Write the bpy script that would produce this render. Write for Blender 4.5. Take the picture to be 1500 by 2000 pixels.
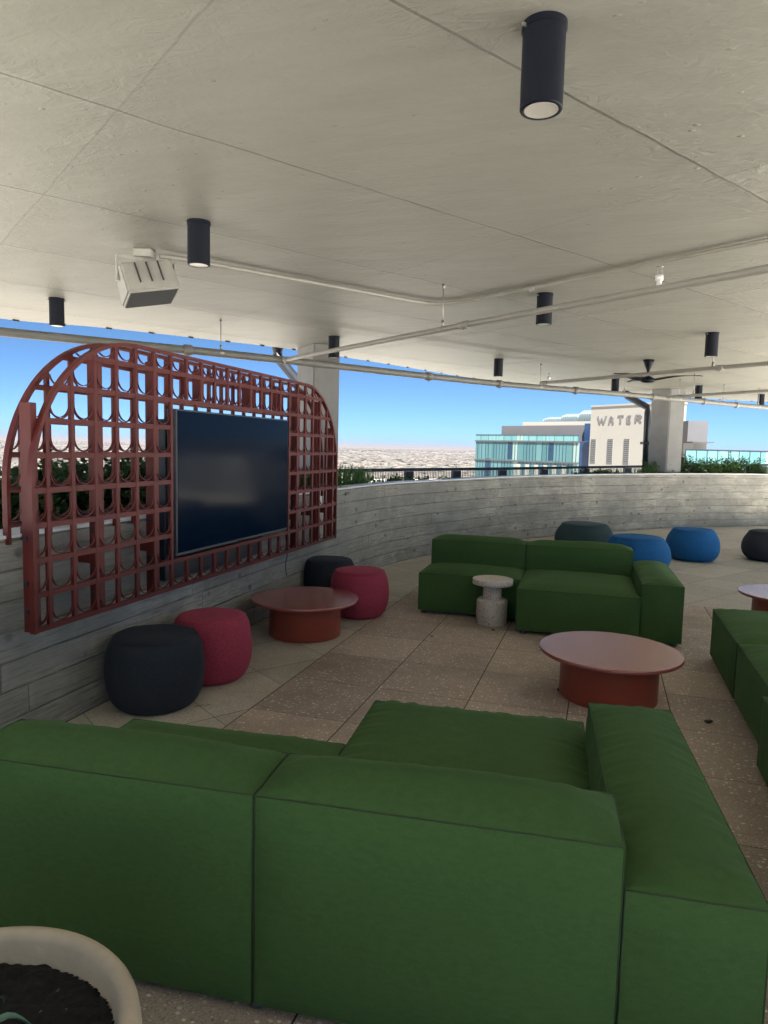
import bpy, bmesh, math, random
from mathutils import Vector, Matrix, noise
rad = math.radians
# ------------------------------------------------------------------ camera, sky, sun, exposure
scene = bpy.context.scene
for o in list(bpy.data.objects): bpy.data.objects.remove(o)
COL = scene.collection
EYE = 1.6
cam_d = bpy.data.cameras.new('camera'); cam = bpy.data.objects.new('camera', cam_d); COL.objects.link(cam)
cam_d.sensor_fit = 'VERTICAL'; cam_d.sensor_height = 24.0; cam_d.sensor_width = 18.0
cam_d.lens = 1350 / 2000 * 24.0
cam_d.clip_start = 0.05; cam_d.clip_end = 90000
PITCH, ROLL = rad(5.4), rad(1.37)
cam.matrix_world = Matrix.Translation((0, 0, EYE)) @ Matrix.Rotation(math.pi / 2 - PITCH, 4, 'X') @ Matrix.Rotation(ROLL, 4, 'Z')
scene.camera = cam
scene.render.resolution_x = 768; scene.render.resolution_y = 1024

SUN_AZ = math.atan2(0.10, -0.99)      # clockwise from +Y, direction towards the sun
SUN_EL = rad(66)
world = bpy.data.worlds.new('World'); scene.world = world; world.use_nodes = True
wn = world.node_tree.nodes; wl = world.node_tree.links; wn.clear()
sky = wn.new('ShaderNodeTexSky'); sky.sky_type = 'NISHITA'; sky.sun_disc = False
sky.sun_elevation = SUN_EL; sky.sun_rotation = SUN_AZ; sky.air_density = 0.125; sky.dust_density = 0.75; sky.ozone_density = 10.0
bg = wn.new('ShaderNodeBackground'); bg.inputs['Strength'].default_value = 0.05
wo = wn.new('ShaderNodeOutputWorld'); tint = wn.new('ShaderNodeMix'); tint.data_type = 'RGBA'; tint.blend_type = 'MULTIPLY'; tint.inputs[0].default_value = 1.0; tint.inputs[7].default_value = (0.88, 1.10, 0.92, 1)
wl.new(sky.outputs[0], tint.inputs[6]); wl.new(tint.outputs[2], bg.inputs[0]); wl.new(bg.outputs[0], wo.inputs[0])
sd = bpy.data.lights.new('sun', 'SUN'); sd.energy = 5.0; sd.angle = rad(0.5); sd.color = (1.0, 0.95, 0.87)
sun = bpy.data.objects.new('sun', sd); COL.objects.link(sun)
sdir = Vector((math.sin(SUN_AZ) * math.cos(SUN_EL), math.cos(SUN_AZ) * math.cos(SUN_EL), math.sin(SUN_EL)))
sun.rotation_euler = sdir.to_track_quat('Z', 'Y').to_euler()
scene.view_settings.view_transform = 'Standard'; scene.view_settings.look = 'None'
scene.view_settings.gamma = 1; scene.view_settings.use_curve_mapping = False
scene.view_settings.exposure = 3.3
scene.render.engine = 'CYCLES'
scene.cycles.max_bounces = 12; scene.cycles.diffuse_bounces = 8
scene.cycles.sample_clamp_indirect = 8

# ------------------------------------------------------------------ plan frame: u across, v along the paving grid
TH = rad(17.5)
Uv = Vector((math.cos(TH), -math.sin(TH), 0)); Vv = Vector((math.sin(TH), math.cos(TH), 0))
def W(u, v, z=0.0): return Uv * u + Vv * v + Vector((0, 0, z))
def UV(p): return (p[0] * Uv.x + p[1] * Uv.y, p[0] * Vv.x + p[1] * Vv.y)

# ------------------------------------------------------------------ helpers
def tag(o, label=None, cat=None, group=None, kind=None):
    if label: o['label'] = label
    if cat: o['category'] = cat
    if group: o['group'] = group
    if kind: o['kind'] = kind
    return o
def empty(name, loc, rz=-TH, label=None, cat=None, group=None):
    o = bpy.data.objects.new(name, None); COL.objects.link(o); o.empty_display_size = 0.1
    o.location = loc; o.rotation_euler = (0, 0, rz)
    return tag(o, label, cat, group)
def dup(root, loc, rz, label=None):
    r = root.copy(); COL.objects.link(r); r.location = loc; r.rotation_euler = (0, 0, rz)
    if label: r['label'] = label
    for ch in list(root.children):
        c = ch.copy(); COL.objects.link(c); c.parent = r
        for g in list(ch.children):
            d = g.copy(); COL.objects.link(d); d.parent = c
    return r
class MB:
    def __init__(s): s.b = bmesh.new(); s.uv = None
    def quad(s, ps):
        vs = [s.b.verts.new(p) for p in ps]; return s.b.faces.new(vs)
    def box(s, x0, x1, y0, y1, z0, z1, M=None, bev=0):
        t = bmesh.new()
        bmesh.ops.create_cube(t, size=1)
        for v in t.verts: v.co = Vector(((x0 + x1) / 2 + v.co.x * (x1 - x0), (y0 + y1) / 2 + v.co.y * (y1 - y0), (z0 + z1) / 2 + v.co.z * (z1 - z0)))
        if bev: bmesh.ops.bevel(t, geom=list(t.edges), offset=bev, segments=2, affect='EDGES', profile=0.5)
        if M is not None: t.transform(M)
        s.add(t)
    def add(s, t):
        vm = {}
        for v in t.verts: vm[v] = s.b.verts.new(v.co)
        for f in t.faces:
            try:
                nf = s.b.faces.new([vm[v] for v in f.verts]); nf.smooth = f.smooth; nf.material_index = f.material_index
            except ValueError: pass
        s.b.edges.ensure_lookup_table()
        for e in t.edges:
            if not e.smooth:
                ne = s.b.edges.get((vm[e.verts[0]], vm[e.verts[1]]))
                if ne: ne.smooth = False
        t.free()
    def tube(s, pts, r, n=10, closed=False, flat=None):
        pts = [Vector(p) for p in pts]; N = len(pts); rings = []
        up = Vector((0, 0, 1)); prev = None
        for i, p in enumerate(pts):
            a = pts[i - 1] if (i > 0 or closed) else p
            b = pts[(i + 1) % N] if (i < N - 1 or closed) else p
            d = (b - a).normalized()
            if prev is None:
                x = d.cross(up)
                if x.length < 1e-3: x = d.cross(Vector((1, 0, 0)))
                x.normalize()
            else:
                x = prev - d * prev.dot(d); x.normalize()
            prev = x; y = d.cross(x)
            rr = r[i] if isinstance(r, (list, tuple)) else r
            rings.append([s.b.verts.new(p + x * math.cos(2 * math.pi * k / n) * rr + y * math.sin(2 * math.pi * k / n) * rr * (flat or 1)) for k in range(n)])
        for i in range(N if closed else N - 1):
            A, B = rings[i], rings[(i + 1) % N]
            for k in range(n):
                f = s.b.faces.new((A[k], A[(k + 1) % n], B[(k + 1) % n], B[k])); f.smooth = True
        if not closed:
            s.b.faces.new(rings[0]); s.b.faces.new(list(reversed(rings[-1])))
    def lathe(s, prof, n=48, c=(0, 0, 0), sharp=()):
        c = Vector(c); rings = []
        for (r, z) in prof:
            if r < 1e-6: rings.append([s.b.verts.new(c + Vector((0, 0, z)))])
            else: rings.append([s.b.verts.new(c + Vector((r * math.cos(2 * math.pi * k / n), r * math.sin(2 * math.pi * k / n), z))) for k in range(n)])
        for A, B in zip(rings, rings[1:]):
            for k in range(n):
                k2 = (k + 1) % n
                if len(A) == 1 and len(B) == 1: continue
                if len(A) == 1: f = s.b.faces.new((A[0], B[k2], B[k]))
                elif len(B) == 1: f = s.b.faces.new((A[k], A[k2], B[0]))
                else: f = s.b.faces.new((A[k], A[k2], B[k2], B[k]))
                f.smooth = True
        for i in sharp:
            R_ = rings[i]
            if len(R_) > 1:
                for k in range(n):
                    e = s.b.edges.get((R_[k], R_[(k + 1) % n]))
                    if e: e.smooth = False
    def prism(s, poly, z0, z1, M=None):
        t = bmesh.new()
        a = [t.verts.new((p[0], p[1], z0)) for p in poly]; b = [t.verts.new((p[0], p[1], z1)) for p in poly]
        t.faces.new(list(reversed(a))); t.faces.new(b)
        for i in range(len(poly)):
            j = (i + 1) % len(poly); t.faces.new((a[i], a[j], b[j], b[i]))
        if M is not None: t.transform(M)
        s.add(t)
    def build(s, name, mat, parent=None, loc=None, rz=None, recalc=True):
        if recalc: bmesh.ops.recalc_face_normals(s.b, faces=s.b.faces)
        me = bpy.data.meshes.new(name); s.b.to_mesh(me); s.b.free()
        o = bpy.data.objects.new(name, me); COL.objects.link(o)
        for m in (mat if isinstance(mat, (list, tuple)) else [mat]): me.materials.append(m)
        if parent: o.parent = parent
        if loc is not None: o.location = loc
        if rz is not None: o.rotation_euler = (0, 0, rz)
        return o
def catmull(pts, k=8):
    P_ = [Vector(p) for p in pts]; out = []
    for i in range(len(P_) - 1):
        p0 = P_[i - 1] if i else P_[0] * 2 - P_[1]; p1, p2 = P_[i], P_[i + 1]
        p3 = P_[i + 2] if i + 2 < len(P_) else P_[-1] * 2 - P_[-2]
        for j in range(k):
            t = j / k
            out.append(0.5 * ((2 * p1) + (p2 - p0) * t + (2 * p0 - 5 * p1 + 4 * p2 - p3) * t * t + (3 * p1 - p0 - 3 * p2 + p3) * t ** 3))
    out.append(P_[-1]); return out

# ------------------------------------------------------------------ materials
class NT:
    def __init__(s, name):
        s.m = bpy.data.materials.new(name); s.m.use_nodes = True; s.t = s.m.node_tree; s.n = s.t.nodes; s.l = s.t.links
        s.bsdf = s.n['Principled BSDF']; s.out = s.n['Material Output']
    def new(s, t, **kw):
        x = s.n.new(t)
        for k, v in kw.items(): setattr(x, k, v)
        return x
    def link(s, a, b): s.l.new(a, b)
    def val(s, inp, v):
        if isinstance(v, (int, float)): inp.default_value = v
        elif isinstance(v, (tuple, list)): inp.default_value = v if len(v) == len(inp.default_value) else (*v, 1)
        else: s.link(v, inp)
    def math(s, op, a, b=0.0, c=None, clamp=False):
        x = s.new('ShaderNodeMath', operation=op, use_clamp=clamp); s.val(x.inputs[0], a); s.val(x.inputs[1], b)
        if c is not None: s.val(x.inputs[2], c)
        return x.outputs[0]
    def coord(s, which='Object'): return s.new('ShaderNodeTexCoord').outputs[which]
    def map(s, vec, scale=(1, 1, 1), rot=(0, 0, 0), loc=(0, 0, 0)):
        x = s.new('ShaderNodeMapping'); s.link(vec, x.inputs[0]); x.inputs['Scale'].default_value = scale
        x.inputs['Rotation'].default_value = rot; x.inputs['Location'].default_value = loc; return x.outputs[0]
    def noise(s, vec, scale, detail=4, rough=0.55, out='Fac', dist=0):
        x = s.new('ShaderNodeTexNoise'); s.link(vec, x.inputs['Vector']); x.inputs['Scale'].default_value = scale
        x.inputs['Detail'].default_value = detail; x.inputs['Roughness'].default_value = rough; x.inputs['Distortion'].default_value = dist
        return x.outputs[out]
    def vor(s, vec, scale, feature='F1', out='Distance', rnd=1):
        x = s.new('ShaderNodeTexVoronoi', feature=feature); s.link(vec, x.inputs['Vector']); x.inputs['Scale'].default_value = scale
        x.inputs['Randomness'].default_value = rnd; return x.outputs[out]
    def wn(s, vec, out='Value'):
        x = s.new('ShaderNodeTexWhiteNoise'); s.link(vec, x.inputs['Vector']); return x.outputs[out]
    def ramp(s, f, stops):
        x = s.new('ShaderNodeValToRGB'); s.link(f, x.inputs[0]); e = x.color_ramp.elements
        while len(e) < len(stops): e.new(0.5)
        for i, (p, c) in enumerate(stops):
            e[i].position = p; e[i].color = (c, c, c, 1) if isinstance(c, (int, float)) else (*c, 1)
        return x.outputs[0]
    def mix(s, f, a, b, mode='MIX'):
        x = s.new('ShaderNodeMix', data_type='RGBA', blend_type=mode); s.val(x.inputs[0], f); s.val(x.inputs[6], a); s.val(x.inputs[7], b); return x.outputs[2]
    def sep(s, v): x = s.new('ShaderNodeSeparateXYZ'); s.link(v, x.inputs[0]); return x.outputs
    def comb(s, a, b, c=0.0):
        x = s.new('ShaderNodeCombineXYZ'); s.val(x.inputs[0], a); s.val(x.inputs[1], b); s.val(x.inputs[2], c); return x.outputs[0]
    def bump(s, h, strength=0.3, dist=0.01, normal=None):
        x = s.new('ShaderNodeBump'); s.link(h, x.inputs['Height']); x.inputs['Strength'].default_value = strength; x.inputs['Distance'].default_value = dist
        if normal is not None: s.link(normal, x.inputs['Normal'])
        return x.outputs[0]
    def set(s, col=None, rough=None, metal=None, normal=None, **kw):
        if col is not None: s.val(s.bsdf.inputs['Base Color'], col)
        if rough is not None: s.val(s.bsdf.inputs['Roughness'], rough)
        if metal is not None: s.val(s.bsdf.inputs['Metallic'], metal)
        if normal is not None: s.link(normal, s.bsdf.inputs['Normal'])
        for k, v in kw.items(): s.val(s.bsdf.inputs[k.replace('_', ' ')], v)
        return s.m
def line_mask(t, x, pitch, phase, width):
    """1 on a joint line every `pitch` metres (x = phase + k*pitch)"""
    a = t.math('DIVIDE', t.math('SUBTRACT', x, phase), pitch)
    f = t.math('ABSOLUTE', t.math('SUBTRACT', t.math('FRACT', t.math('ADD', a, 0.5)), 0.5))
    return t.math('LESS_THAN', f, t.math('DIVIDE', width / 2, pitch)), t.math('FLOOR', a), t.math('MULTIPLY', f, pitch)

def m_simple(name, col, rough=0.5, metal=0.0, var=0.12, scale=6.0, bump=0.0, bscale=60, rv=0.12, **kw):
    t = NT(name); c = t.coord()
    n = t.noise(c, scale, 5, 0.6)
    dark = tuple(x * (1 - var) for x in col); lite = tuple(min(1, x * (1 + var)) for x in col)
    color = t.mix(t.ramp(n, [(0.3, 0.0), (0.7, 1.0)]), dark, lite)
    r = t.math('ADD', rough - rv / 2, t.math('MULTIPLY', t.noise(c, scale * 3, 4), rv))
    nm = t.bump(t.noise(c, bscale, 4), bump, 0.003) if bump else None
    return t.set(color, r, metal, nm, **kw)

def m_fabric(name, col, weave=900, sheen=0.25, var=0.14, heather=0.0):
    t = NT(name); c = t.coord()
    big = t.noise(c, 2.2, 3, 0.5); fine = t.noise(c, 260, 2, 0.7); med = t.noise(t.map(c, (1, 1, 2.2)), 34, 3, 0.6)
    d = tuple(x * (1 - var) for x in col); l = tuple(x * (1 + var) for x in col)
    color = t.mix(big, d, l)
    color = t.mix(t.math('MULTIPLY', t.math('ABSOLUTE', t.math('SUBTRACT', fine, 0.5)), 0.8 + 3 * heather), color, tuple(min(1, x * 2.0 + 0.004) for x in col))
    color = t.mix(t.math('MULTIPLY', t.ramp(med, [(0.35, 1.0), (0.6, 0.0)]), 0.22), color, tuple(x * 0.55 for x in col))
    if heather > 0.1:
        kn = t.noise(c, 95, 2, 0.6); color = t.mix(t.ramp(kn, [(0.42, 0.35), (0.58, 0.0)]), color, tuple(x * 0.45 for x in col)); color = t.mix(t.ramp(t.noise(t.map(c, (1, 1, 3)), 130, 2), [(0.55, 0.0), (0.7, 0.3)]), color, tuple(min(1, x * 2.2 + .02) for x in col))
    wv = t.new('ShaderNodeTexWave', wave_type='BANDS', bands_direction='DIAGONAL'); t.link(c, wv.inputs[0]); wv.inputs['Scale'].default_value = weave / 6; wv.inputs['Distortion'].default_value = 1.5
    h = t.math('ADD', t.math('MULTIPLY', fine, 0.7), t.math('MULTIPLY', wv.outputs[1], 0.3))
    nm = t.bump(h, 0.28, 0.0015)
    nm = t.bump(t.noise(c, 9, 3, 0.5), 0.25, 0.012, nm)
    m = t.set(color, 0.88, 0, nm); t.bsdf.inputs['Specular IOR Level'].default_value = 0.25
    t.bsdf.inputs['Sheen Weight'].default_value = sheen; t.bsdf.inputs['Sheen Roughness'].default_value = 0.4
    t.bsdf.inputs['Sheen Tint'].default_value = (*[min(1, x * 5 + 0.08) for x in col], 1)
    return m

def m_ceiling():
    t = NT('painted_concrete'); c = t.coord(); x, y, z = t.sep(c)
    wob = t.math('MULTIPLY', t.math('SUBTRACT', t.noise(c, 1.6, 3), 0.5), 0.05)
    n_ = t.math('ADD', t.math('ADD', t.math('MULTIPLY', x, 0.829), t.math('MULTIPLY', y, -0.559)), wob)
    e_ = t.math('ADD', t.math('ADD', t.math('MULTIPLY', x, 0.559), t.math('MULTIPLY', y, 0.829)), wob)
    l1, i1, d1 = line_mask(t, n_, 1.335, -1.82, 0.014)
    l2, i2, d2 = line_mask(t, e_, 2.58, 1.0, 0.010)
    cell = t.wn(t.comb(i1, i2))
    # the width of the ridge left between the form boards swells and fades
    wid = t.math('ADD', 0.006, t.math('MULTIPLY', t.ramp(t.noise(c, 0.9, 2), [(0.42, 0.0), (0.75, 1.0)]), 0.07))
    m1 = t.ramp(t.math('DIVIDE', d1, wid), [(0.5, 1.0), (1.0, 0.0)])
    m2 = t.math('MULTIPLY', t.ramp(t.math('DIVIDE', d2, wid), [(0.2, 1.0), (1.0, 0.0)]), 0.45)
    seam = t.math('MAXIMUM', m1, m2)
    str_ = t.map(c, (0.8, 3.2, 1), rot=(0, 0, rad(34)))
    streak = t.noise(str_, 2.5, 6, 0.62); big = t.noise(c, 0.55, 4, 0.55); fine = t.noise(c, 22, 6, 0.6)
    pits = t.vor(t.map(c, (1, 1.5, 1), rot=(0, 0, rad(30))), 7.5)
    pm = t.math('MULTIPLY', t.ramp(pits, [(0.04, 1.0), (0.13, 0.0)]), t.ramp(t.noise(c, 2.1, 2), [(0.42, 0.0), (0.55, 1.0)]))
    col = t.mix(big, (0.218, 0.212, 0.182), (0.265, 0.258, 0.224))
    col = t.mix(t.math('MULTIPLY', t.ramp(streak, [(0.35, 1.0), (0.6, 0.0)]), 0.30), col, (0.168, 0.163, 0.14))
    col = t.mix(t.math('MULTIPLY', cell, 0.14), col, (0.185, 0.18, 0.157))
    thin = t.math('MAXIMUM', l1, t.math('MULTIPLY', l2, 0.4))
    col = t.mix(t.math('MULTIPLY', thin, t.ramp(t.noise(c, 1.3, 3), [(0.3, 0.6), (0.6, 0.95)])), col, (0.055, 0.052, 0.045))
    col = t.mix(t.math('MULTIPLY', seam, 0.08), col, (0.50, 0.48, 0.41))
    col = t.mix(t.math('MULTIPLY', pm, 0.25), col, (0.20, 0.18, 0.15))
    wr = t.noise(t.map(c, (1.0, 2.0, 1), rot=(0, 0, rad(34))), 7.5, 6, 0.6, dist=1.8)
    wrm = t.math('MULTIPLY', wr, t.math('ADD', t.ramp(t.math('MINIMUM', d1, d2), [(0.0, 0.9), (0.22, 0.25)]), 0.0))
    h = t.math('ADD', t.math('MULTIPLY', streak, 0.5), t.math('ADD', t.math('MULTIPLY', fine, 0.15), t.math('MULTIPLY', wrm, 1.1)))
    h = t.math('ADD', h, t.math('MULTIPLY', seam, 0.08)); h = t.math('SUBTRACT', h, t.math('MULTIPLY', thin, 0.4)); h = t.math('ADD', h, t.math('MULTIPLY', pm, 0.45))
    nm = t.bump(h, 0.75, 0.02)
    return t.set(col, 0.5, 0, nm)

def m_floor(brown):
    t = NT('aggregate_paving' if brown else 'pale_paving'); c = t.coord(); x, y, z = t.sep(c)
    if brown: a, b, pa, pb = x, y, -0.135, 5.48
    else:
        a = t.math('ADD', t.math('MULTIPLY', x, 0.829), t.math('MULTIPLY', y, -0.559)); b = t.math('ADD', t.math('MULTIPLY', x, 0.559), t.math('MULTIPLY', y, 0.829)); pa, pb = -3.67, 1.686
    l1, i1, _ = line_mask(t, a, 0.61 if brown else 0.6, pa, 0.0065 if brown else 0.005)
    l2, i2, _ = line_mask(t, b, 0.61 if brown else 0.6, pb, 0.005 if brown else 0.004)
    joint = t.math('MAXIMUM', l1, t.math('MULTIPLY', l2, 0.8)) ; tile = t.wn(t.comb(i1, i2)); tile2 = t.wn(t.comb(i1, i2, 3.3))
    big = t.noise(c, 1.1, 5, 0.6); med = t.noise(c, 9, 4, 0.6); fine = t.noise(c, 130, 4, 0.75)
    if brown: A, B, D, Lc = (0.38, 0.295, 0.235), (0.57, 0.47, 0.39), (0.09, 0.062, 0.045), (0.86, 0.80, 0.70)
    else: A, B, D, Lc = (0.44, 0.40, 0.325), (0.60, 0.555, 0.465), (0.18, 0.145, 0.105), (0.66, 0.60, 0.51)
    col = t.mix(med, A, B)
    col = t.mix(t.ramp(tile, [(0.0, 0.0), (1.0, 0.6)]), col, (A[0] * 0.66, A[1] * 0.68, A[2] * 0.72))
    col = t.mix(t.ramp(tile2, [(0.3, 0.0), (1.0, 0.28)]), col, B)
    col = t.mix(t.ramp(fine, [(0.34, 0.75), (0.52, 0.0)]), col, D)
    v1 = t.vor(t.map(c, (1, 1.35, 1)), 36); r1 = t.vor(t.map(c, (1, 1.35, 1)), 36, out='Color')
    sel = t.math('GREATER_THAN', t.sep(r1)[0], 0.50 if brown else 0.62)
    chip = t.math('MULTIPLY', t.ramp(v1, [(0.24, 1.0), (0.33, 0.0)]), sel)
    col = t.mix(t.math('MULTIPLY', chip, 0.95), col, t.mix(t.sep(r1)[1], (Lc[0] * 0.55, Lc[1] * 0.5, Lc[2] * 0.45), Lc))
    v2 = t.vor(c, 88); r2 = t.vor(c, 88, out='Color'); sel2 = t.math('GREATER_THAN', t.sep(r2)[0], 0.6)
    col = t.mix(t.math('MULTIPLY', t.math('MULTIPLY', t.ramp(v2, [(0.2, 1.0), (0.34, 0.0)]), sel2), 0.6), col, t.mix(t.sep(r2)[2], D, Lc))
    stain = t.ramp(t.noise(c, 0.8, 5, 0.65), [(0.50, 0.0), (0.68, 1.0)])
    col = t.mix(t.math('MULTIPLY', stain, 0.42 if brown else 0.25), col, (0.085, 0.064, 0.042) if brown else (0.13, 0.105, 0.07))
    spots = t.ramp(t.noise(c, 5.5, 4, 0.7), [(0.64, 0.0), (0.74, 1.0)])
    col = t.mix(t.math('MULTIPLY', spots, 0.5), col, (0.05, 0.037, 0.025))
    col = t.mix(joint, col, (0.012, 0.010, 0.009))
    h = t.math('SUBTRACT', t.math('ADD', t.math('MULTIPLY', fine, 0.35), t.math('MULTIPLY', v2, 0.4)), t.math('MULTIPLY', joint, 2.0))
    return t.set(col, t.math('ADD', 0.52, t.math('MULTIPLY', big, 0.35)), 0, t.bump(h, 0.45, 0.003))

def m_boardwall():
    t = NT('board_formed_concrete'); uv = t.coord('UV'); s_, h_, _ = t.sep(uv)
    BH = 0.155
    bi = t.math('FLOOR', t.math('DIVIDE', h_, BH)); fh = t.math('FRACT', t.math('DIVIDE', h_, BH))
    off = t.math('MULTIPLY', t.wn(t.comb(bi, 0.5)), 3.0)
    sl = t.math('DIVIDE', t.math('ADD', s_, off), 1.9); li = t.math('FLOOR', sl); fl = t.math('FRACT', sl)
    tone = t.wn(t.comb(bi, li)); tone2 = t.wn(t.comb(bi, li, 7.7))
    gv = t.comb(t.math('MULTIPLY', s_, 1.6), t.math('ADD', t.math('MULTIPLY', h_, 26), t.math('MULTIPLY', tone2, 40)), bi)
    grain = t.noise(gv, 1.9, 7, 0.68, dist=1.1)
    gv2 = t.comb(t.math('MULTIPLY', s_, 6), t.math('MULTIPLY', h_, 90), li); grain2 = t.noise(gv2, 1.6, 5, 0.7)
    cloud = t.noise(t.comb(s_, t.math('MULTIPLY', h_, 1.6)), 1.7, 5, 0.6); cl2 = t.noise(t.comb(s_, h_, 3.0), 7, 4, 0.65)
    col = t.mix(tone, (0.30, 0.288, 0.245), (0.46, 0.44, 0.38))
    col = t.mix(t.math('MULTIPLY', t.ramp(tone2, [(0.0, 1.0), (0.5, 0.0)]), 0.30), col, (0.38, 0.34, 0.28))
    col = t.mix(t.ramp(grain, [(0.36, 0.85), (0.52, 0.0)]), col, (0.14, 0.132, 0.112))
    col = t.mix(t.ramp(grain2, [(0.5, 0.0), (0.75, 0.22)]), col, (0.46, 0.435, 0.385))
    col = t.mix(t.ramp(cloud, [(0.38, 0.75), (0.60, 0.0)]), col, (0.19, 0.185, 0.17))
    col = t.mix(t.ramp(cl2, [(0.52, 0.0), (0.75, 0.30)]), col, (0.58, 0.56, 0.50))
    kn = t.vor(t.comb(t.math('MULTIPLY', s_, 0.75), h_, bi), 6.2); kc = t.vor(t.comb(t.math('MULTIPLY', s_, 0.75), h_, bi), 6.2, out='Color')
    knot = t.math('MULTIPLY', t.ramp(kn, [(0.08, 1.0), (0.19, 0.0)]), t.math('GREATER_THAN', t.sep(kc)[0], 0.4))
    col = t.mix(t.math('MULTIPLY', knot, 0.8), col, (0.07, 0.066, 0.06))
    eh = t.math('MINIMUM', fh, t.math('SUBTRACT', 1.0, fh)); ed = t.ramp(eh, [(0.015, 1.0), (0.05, 0.0)])
    brk = t.ramp(t.noise(t.comb(t.math('MULTIPLY', s_, 0.9), bi), 2.0, 3), [(0.36, 0.08), (0.62, 0.8)])
    el = t.math('MINIMUM', fl, t.math('SUBTRACT', 1.0, fl)); edl = t.ramp(el, [(0.001, 1.0), (0.004, 0.0)])
    pour = t.noise(t.comb(s_, t.math('MULTIPLY', h_, 0.9), 9.0), 0.55, 3, 0.5)
    col = t.mix(t.ramp(pour, [(0.40, 0.45), (0.56, 0.0)]), col, (0.20, 0.20, 0.185))
    line = t.math('MULTIPLY', t.math('MAXIMUM', ed, edl), brk)
    col = t.mix(line, col, (0.085, 0.08, 0.072))
    hgt = t.math('ADD', t.math('MULTIPLY', grain, 0.5), t.math('SUBTRACT', t.math('MULTIPLY', tone, 0.35), t.math('ADD', t.math('MULTIPLY', line, 0.7), t.math('MULTIPLY', knot, 0.5))))
    return t.set(col, 0.78, 0, t.bump(hgt, 0.9, 0.02))

def m_terrazzo():
    t = NT('terrazzo'); c = t.coord(); v = t.vor(c, 58); k = t.vor(c, 58, out='Color'); r, g, b = t.sep(k)
    chip = t.math('MULTIPLY', t.ramp(v, [(0.28, 1.0), (0.36, 0.0)]), t.math('GREATER_THAN', r, 0.35))
    cc = t.ramp(g, [(0.0, (0.30, 0.12, 0.07)), (0.25, (0.42, 0.27, 0.16)), (0.5, (0.14, 0.12, 0.11)), (0.75, (0.36, 0.31, 0.26)), (1.0, (0.45, 0.2, 0.12))])
    return t.set(t.mix(chip, t.mix(t.noise(c, 20), (0.52, 0.47, 0.41), (0.62, 0.57, 0.50)), cc), 0.45, 0, t.bump(t.noise(c, 200), 0.1, 0.002))
def m_soil():
    t = NT('potting_soil'); c = t.coord(); n = t.noise(c, 60, 6, 0.75); v = t.vor(c, 46); k = t.sep(t.vor(c, 46, out='Color'))
    col = t.mix(t.ramp(n, [(0.35, 0.0), (0.7, 1.0)]), (0.003, 0.0025, 0.002), (0.018, 0.013, 0.010))
    col = t.mix(t.math('MULTIPLY', t.ramp(v, [(0.12, 1.0), (0.2, 0.0)]), t.math('GREATER_THAN', k[0], 0.86)), col, t.mix(k[1], (0.30, 0.22, 0.08), (0.20, 0.18, 0.15)))
    return t.set(col, 0.95, 0, t.bump(t.math('ADD', n, t.math('MULTIPLY', v, 0.6)), 1.0, 0.02))
def m_leaf(name, a, b, rough=0.5):
    t = NT(name); c = t.coord(); g = t.new('ShaderNodeNewGeometry').outputs['Random Per Island']
    col = t.mix(g, a, b); col = t.mix(t.math('MULTIPLY', t.noise(c, 3.0, 3), 0.4), col, tuple(x * 0.6 for x in a))
    m = t.set(col, rough, 0); 
    tr = t.new('ShaderNodeBsdfTranslucent'); t.link(col, tr.inputs[0]); mx = t.new('ShaderNodeMixShader'); mx.inputs[0].default_value = 0.3
    t.link(t.bsdf.outputs[0], mx.inputs[1]); t.link(tr.outputs[0], mx.inputs[2]); t.link(mx.outputs[0], t.out.inputs[0])
    return m
def m_ground():
    t = NT('suburban_land'); c = t.coord()
    big = t.noise(t.map(c, (1, 1, 1)), 0.0005, 6, 0.6); med = t.noise(c, 0.004, 6, 0.7); fine = t.vor(c, 0.012); k = t.sep(t.vor(c, 0.012, out='Color'))
    col = t.mix(t.ramp(med, [(0.35, 0.0), (0.65, 1.0)]), (0.034, 0.027, 0.025), (0.046, 0.037, 0.032))
    col = t.mix(t.ramp(big, [(0.42, 0.65), (0.56, 0.0)]), col, (0.060, 0.055, 0.050))
    col = t.mix(t.math('MULTIPLY', t.math('GREATER_THAN', k[0], 0.55), 0.6), col, (0.052, 0.048, 0.042))
    col = t.mix(t.math('MULTIPLY', t.math('GREATER_THAN', k[1], 0.8), 0.5), col, (0.085, 0.073, 0.065))
    px, py, pz = t.sep(c); near = t.math('LESS_THAN', t.math('ADD', t.math('MULTIPLY', px, px), t.math('MULTIPLY', py, py)), 1100.0 ** 2)
    col = t.mix(near, col, t.mix(med, (0.17, 0.16, 0.145), (0.27, 0.255, 0.235)))  # unseen ground close by made brighter to throw light up at the ceiling
    return t.set(col, 0.95, 0)
def m_glassfacade(name, a, b, dark, pitch=1.45, floor_h=4.4):
    t = NT(name); c = t.coord(); x, y, z = t.sep(c)
    l, i, _ = line_mask(t, x, pitch, 0.0, 0.16); l2, i2, _ = line_mask(t, t.math('ADD', x, 0.3), pitch * 2.37, 0.0, 0.5)
    r = t.wn(t.comb(i, t.math('FLOOR', t.math('DIVIDE', z, floor_h))))
    col = t.mix(r, a, b); col = t.mix(t.math('GREATER_THAN', r, 0.86), col, dark)
    col = t.mix(t.math('MULTIPLY', t.math('LESS_THAN', t.wn(t.comb(i, 5.0)), 0.16), 0.8), col, (0.16, 0.21, 0.185))
    col = t.mix(t.math('MULTIPLY', l, 0.7), col, (0.05, 0.12, 0.15))
    return t.set(col, 0.22, 0.0)

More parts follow.
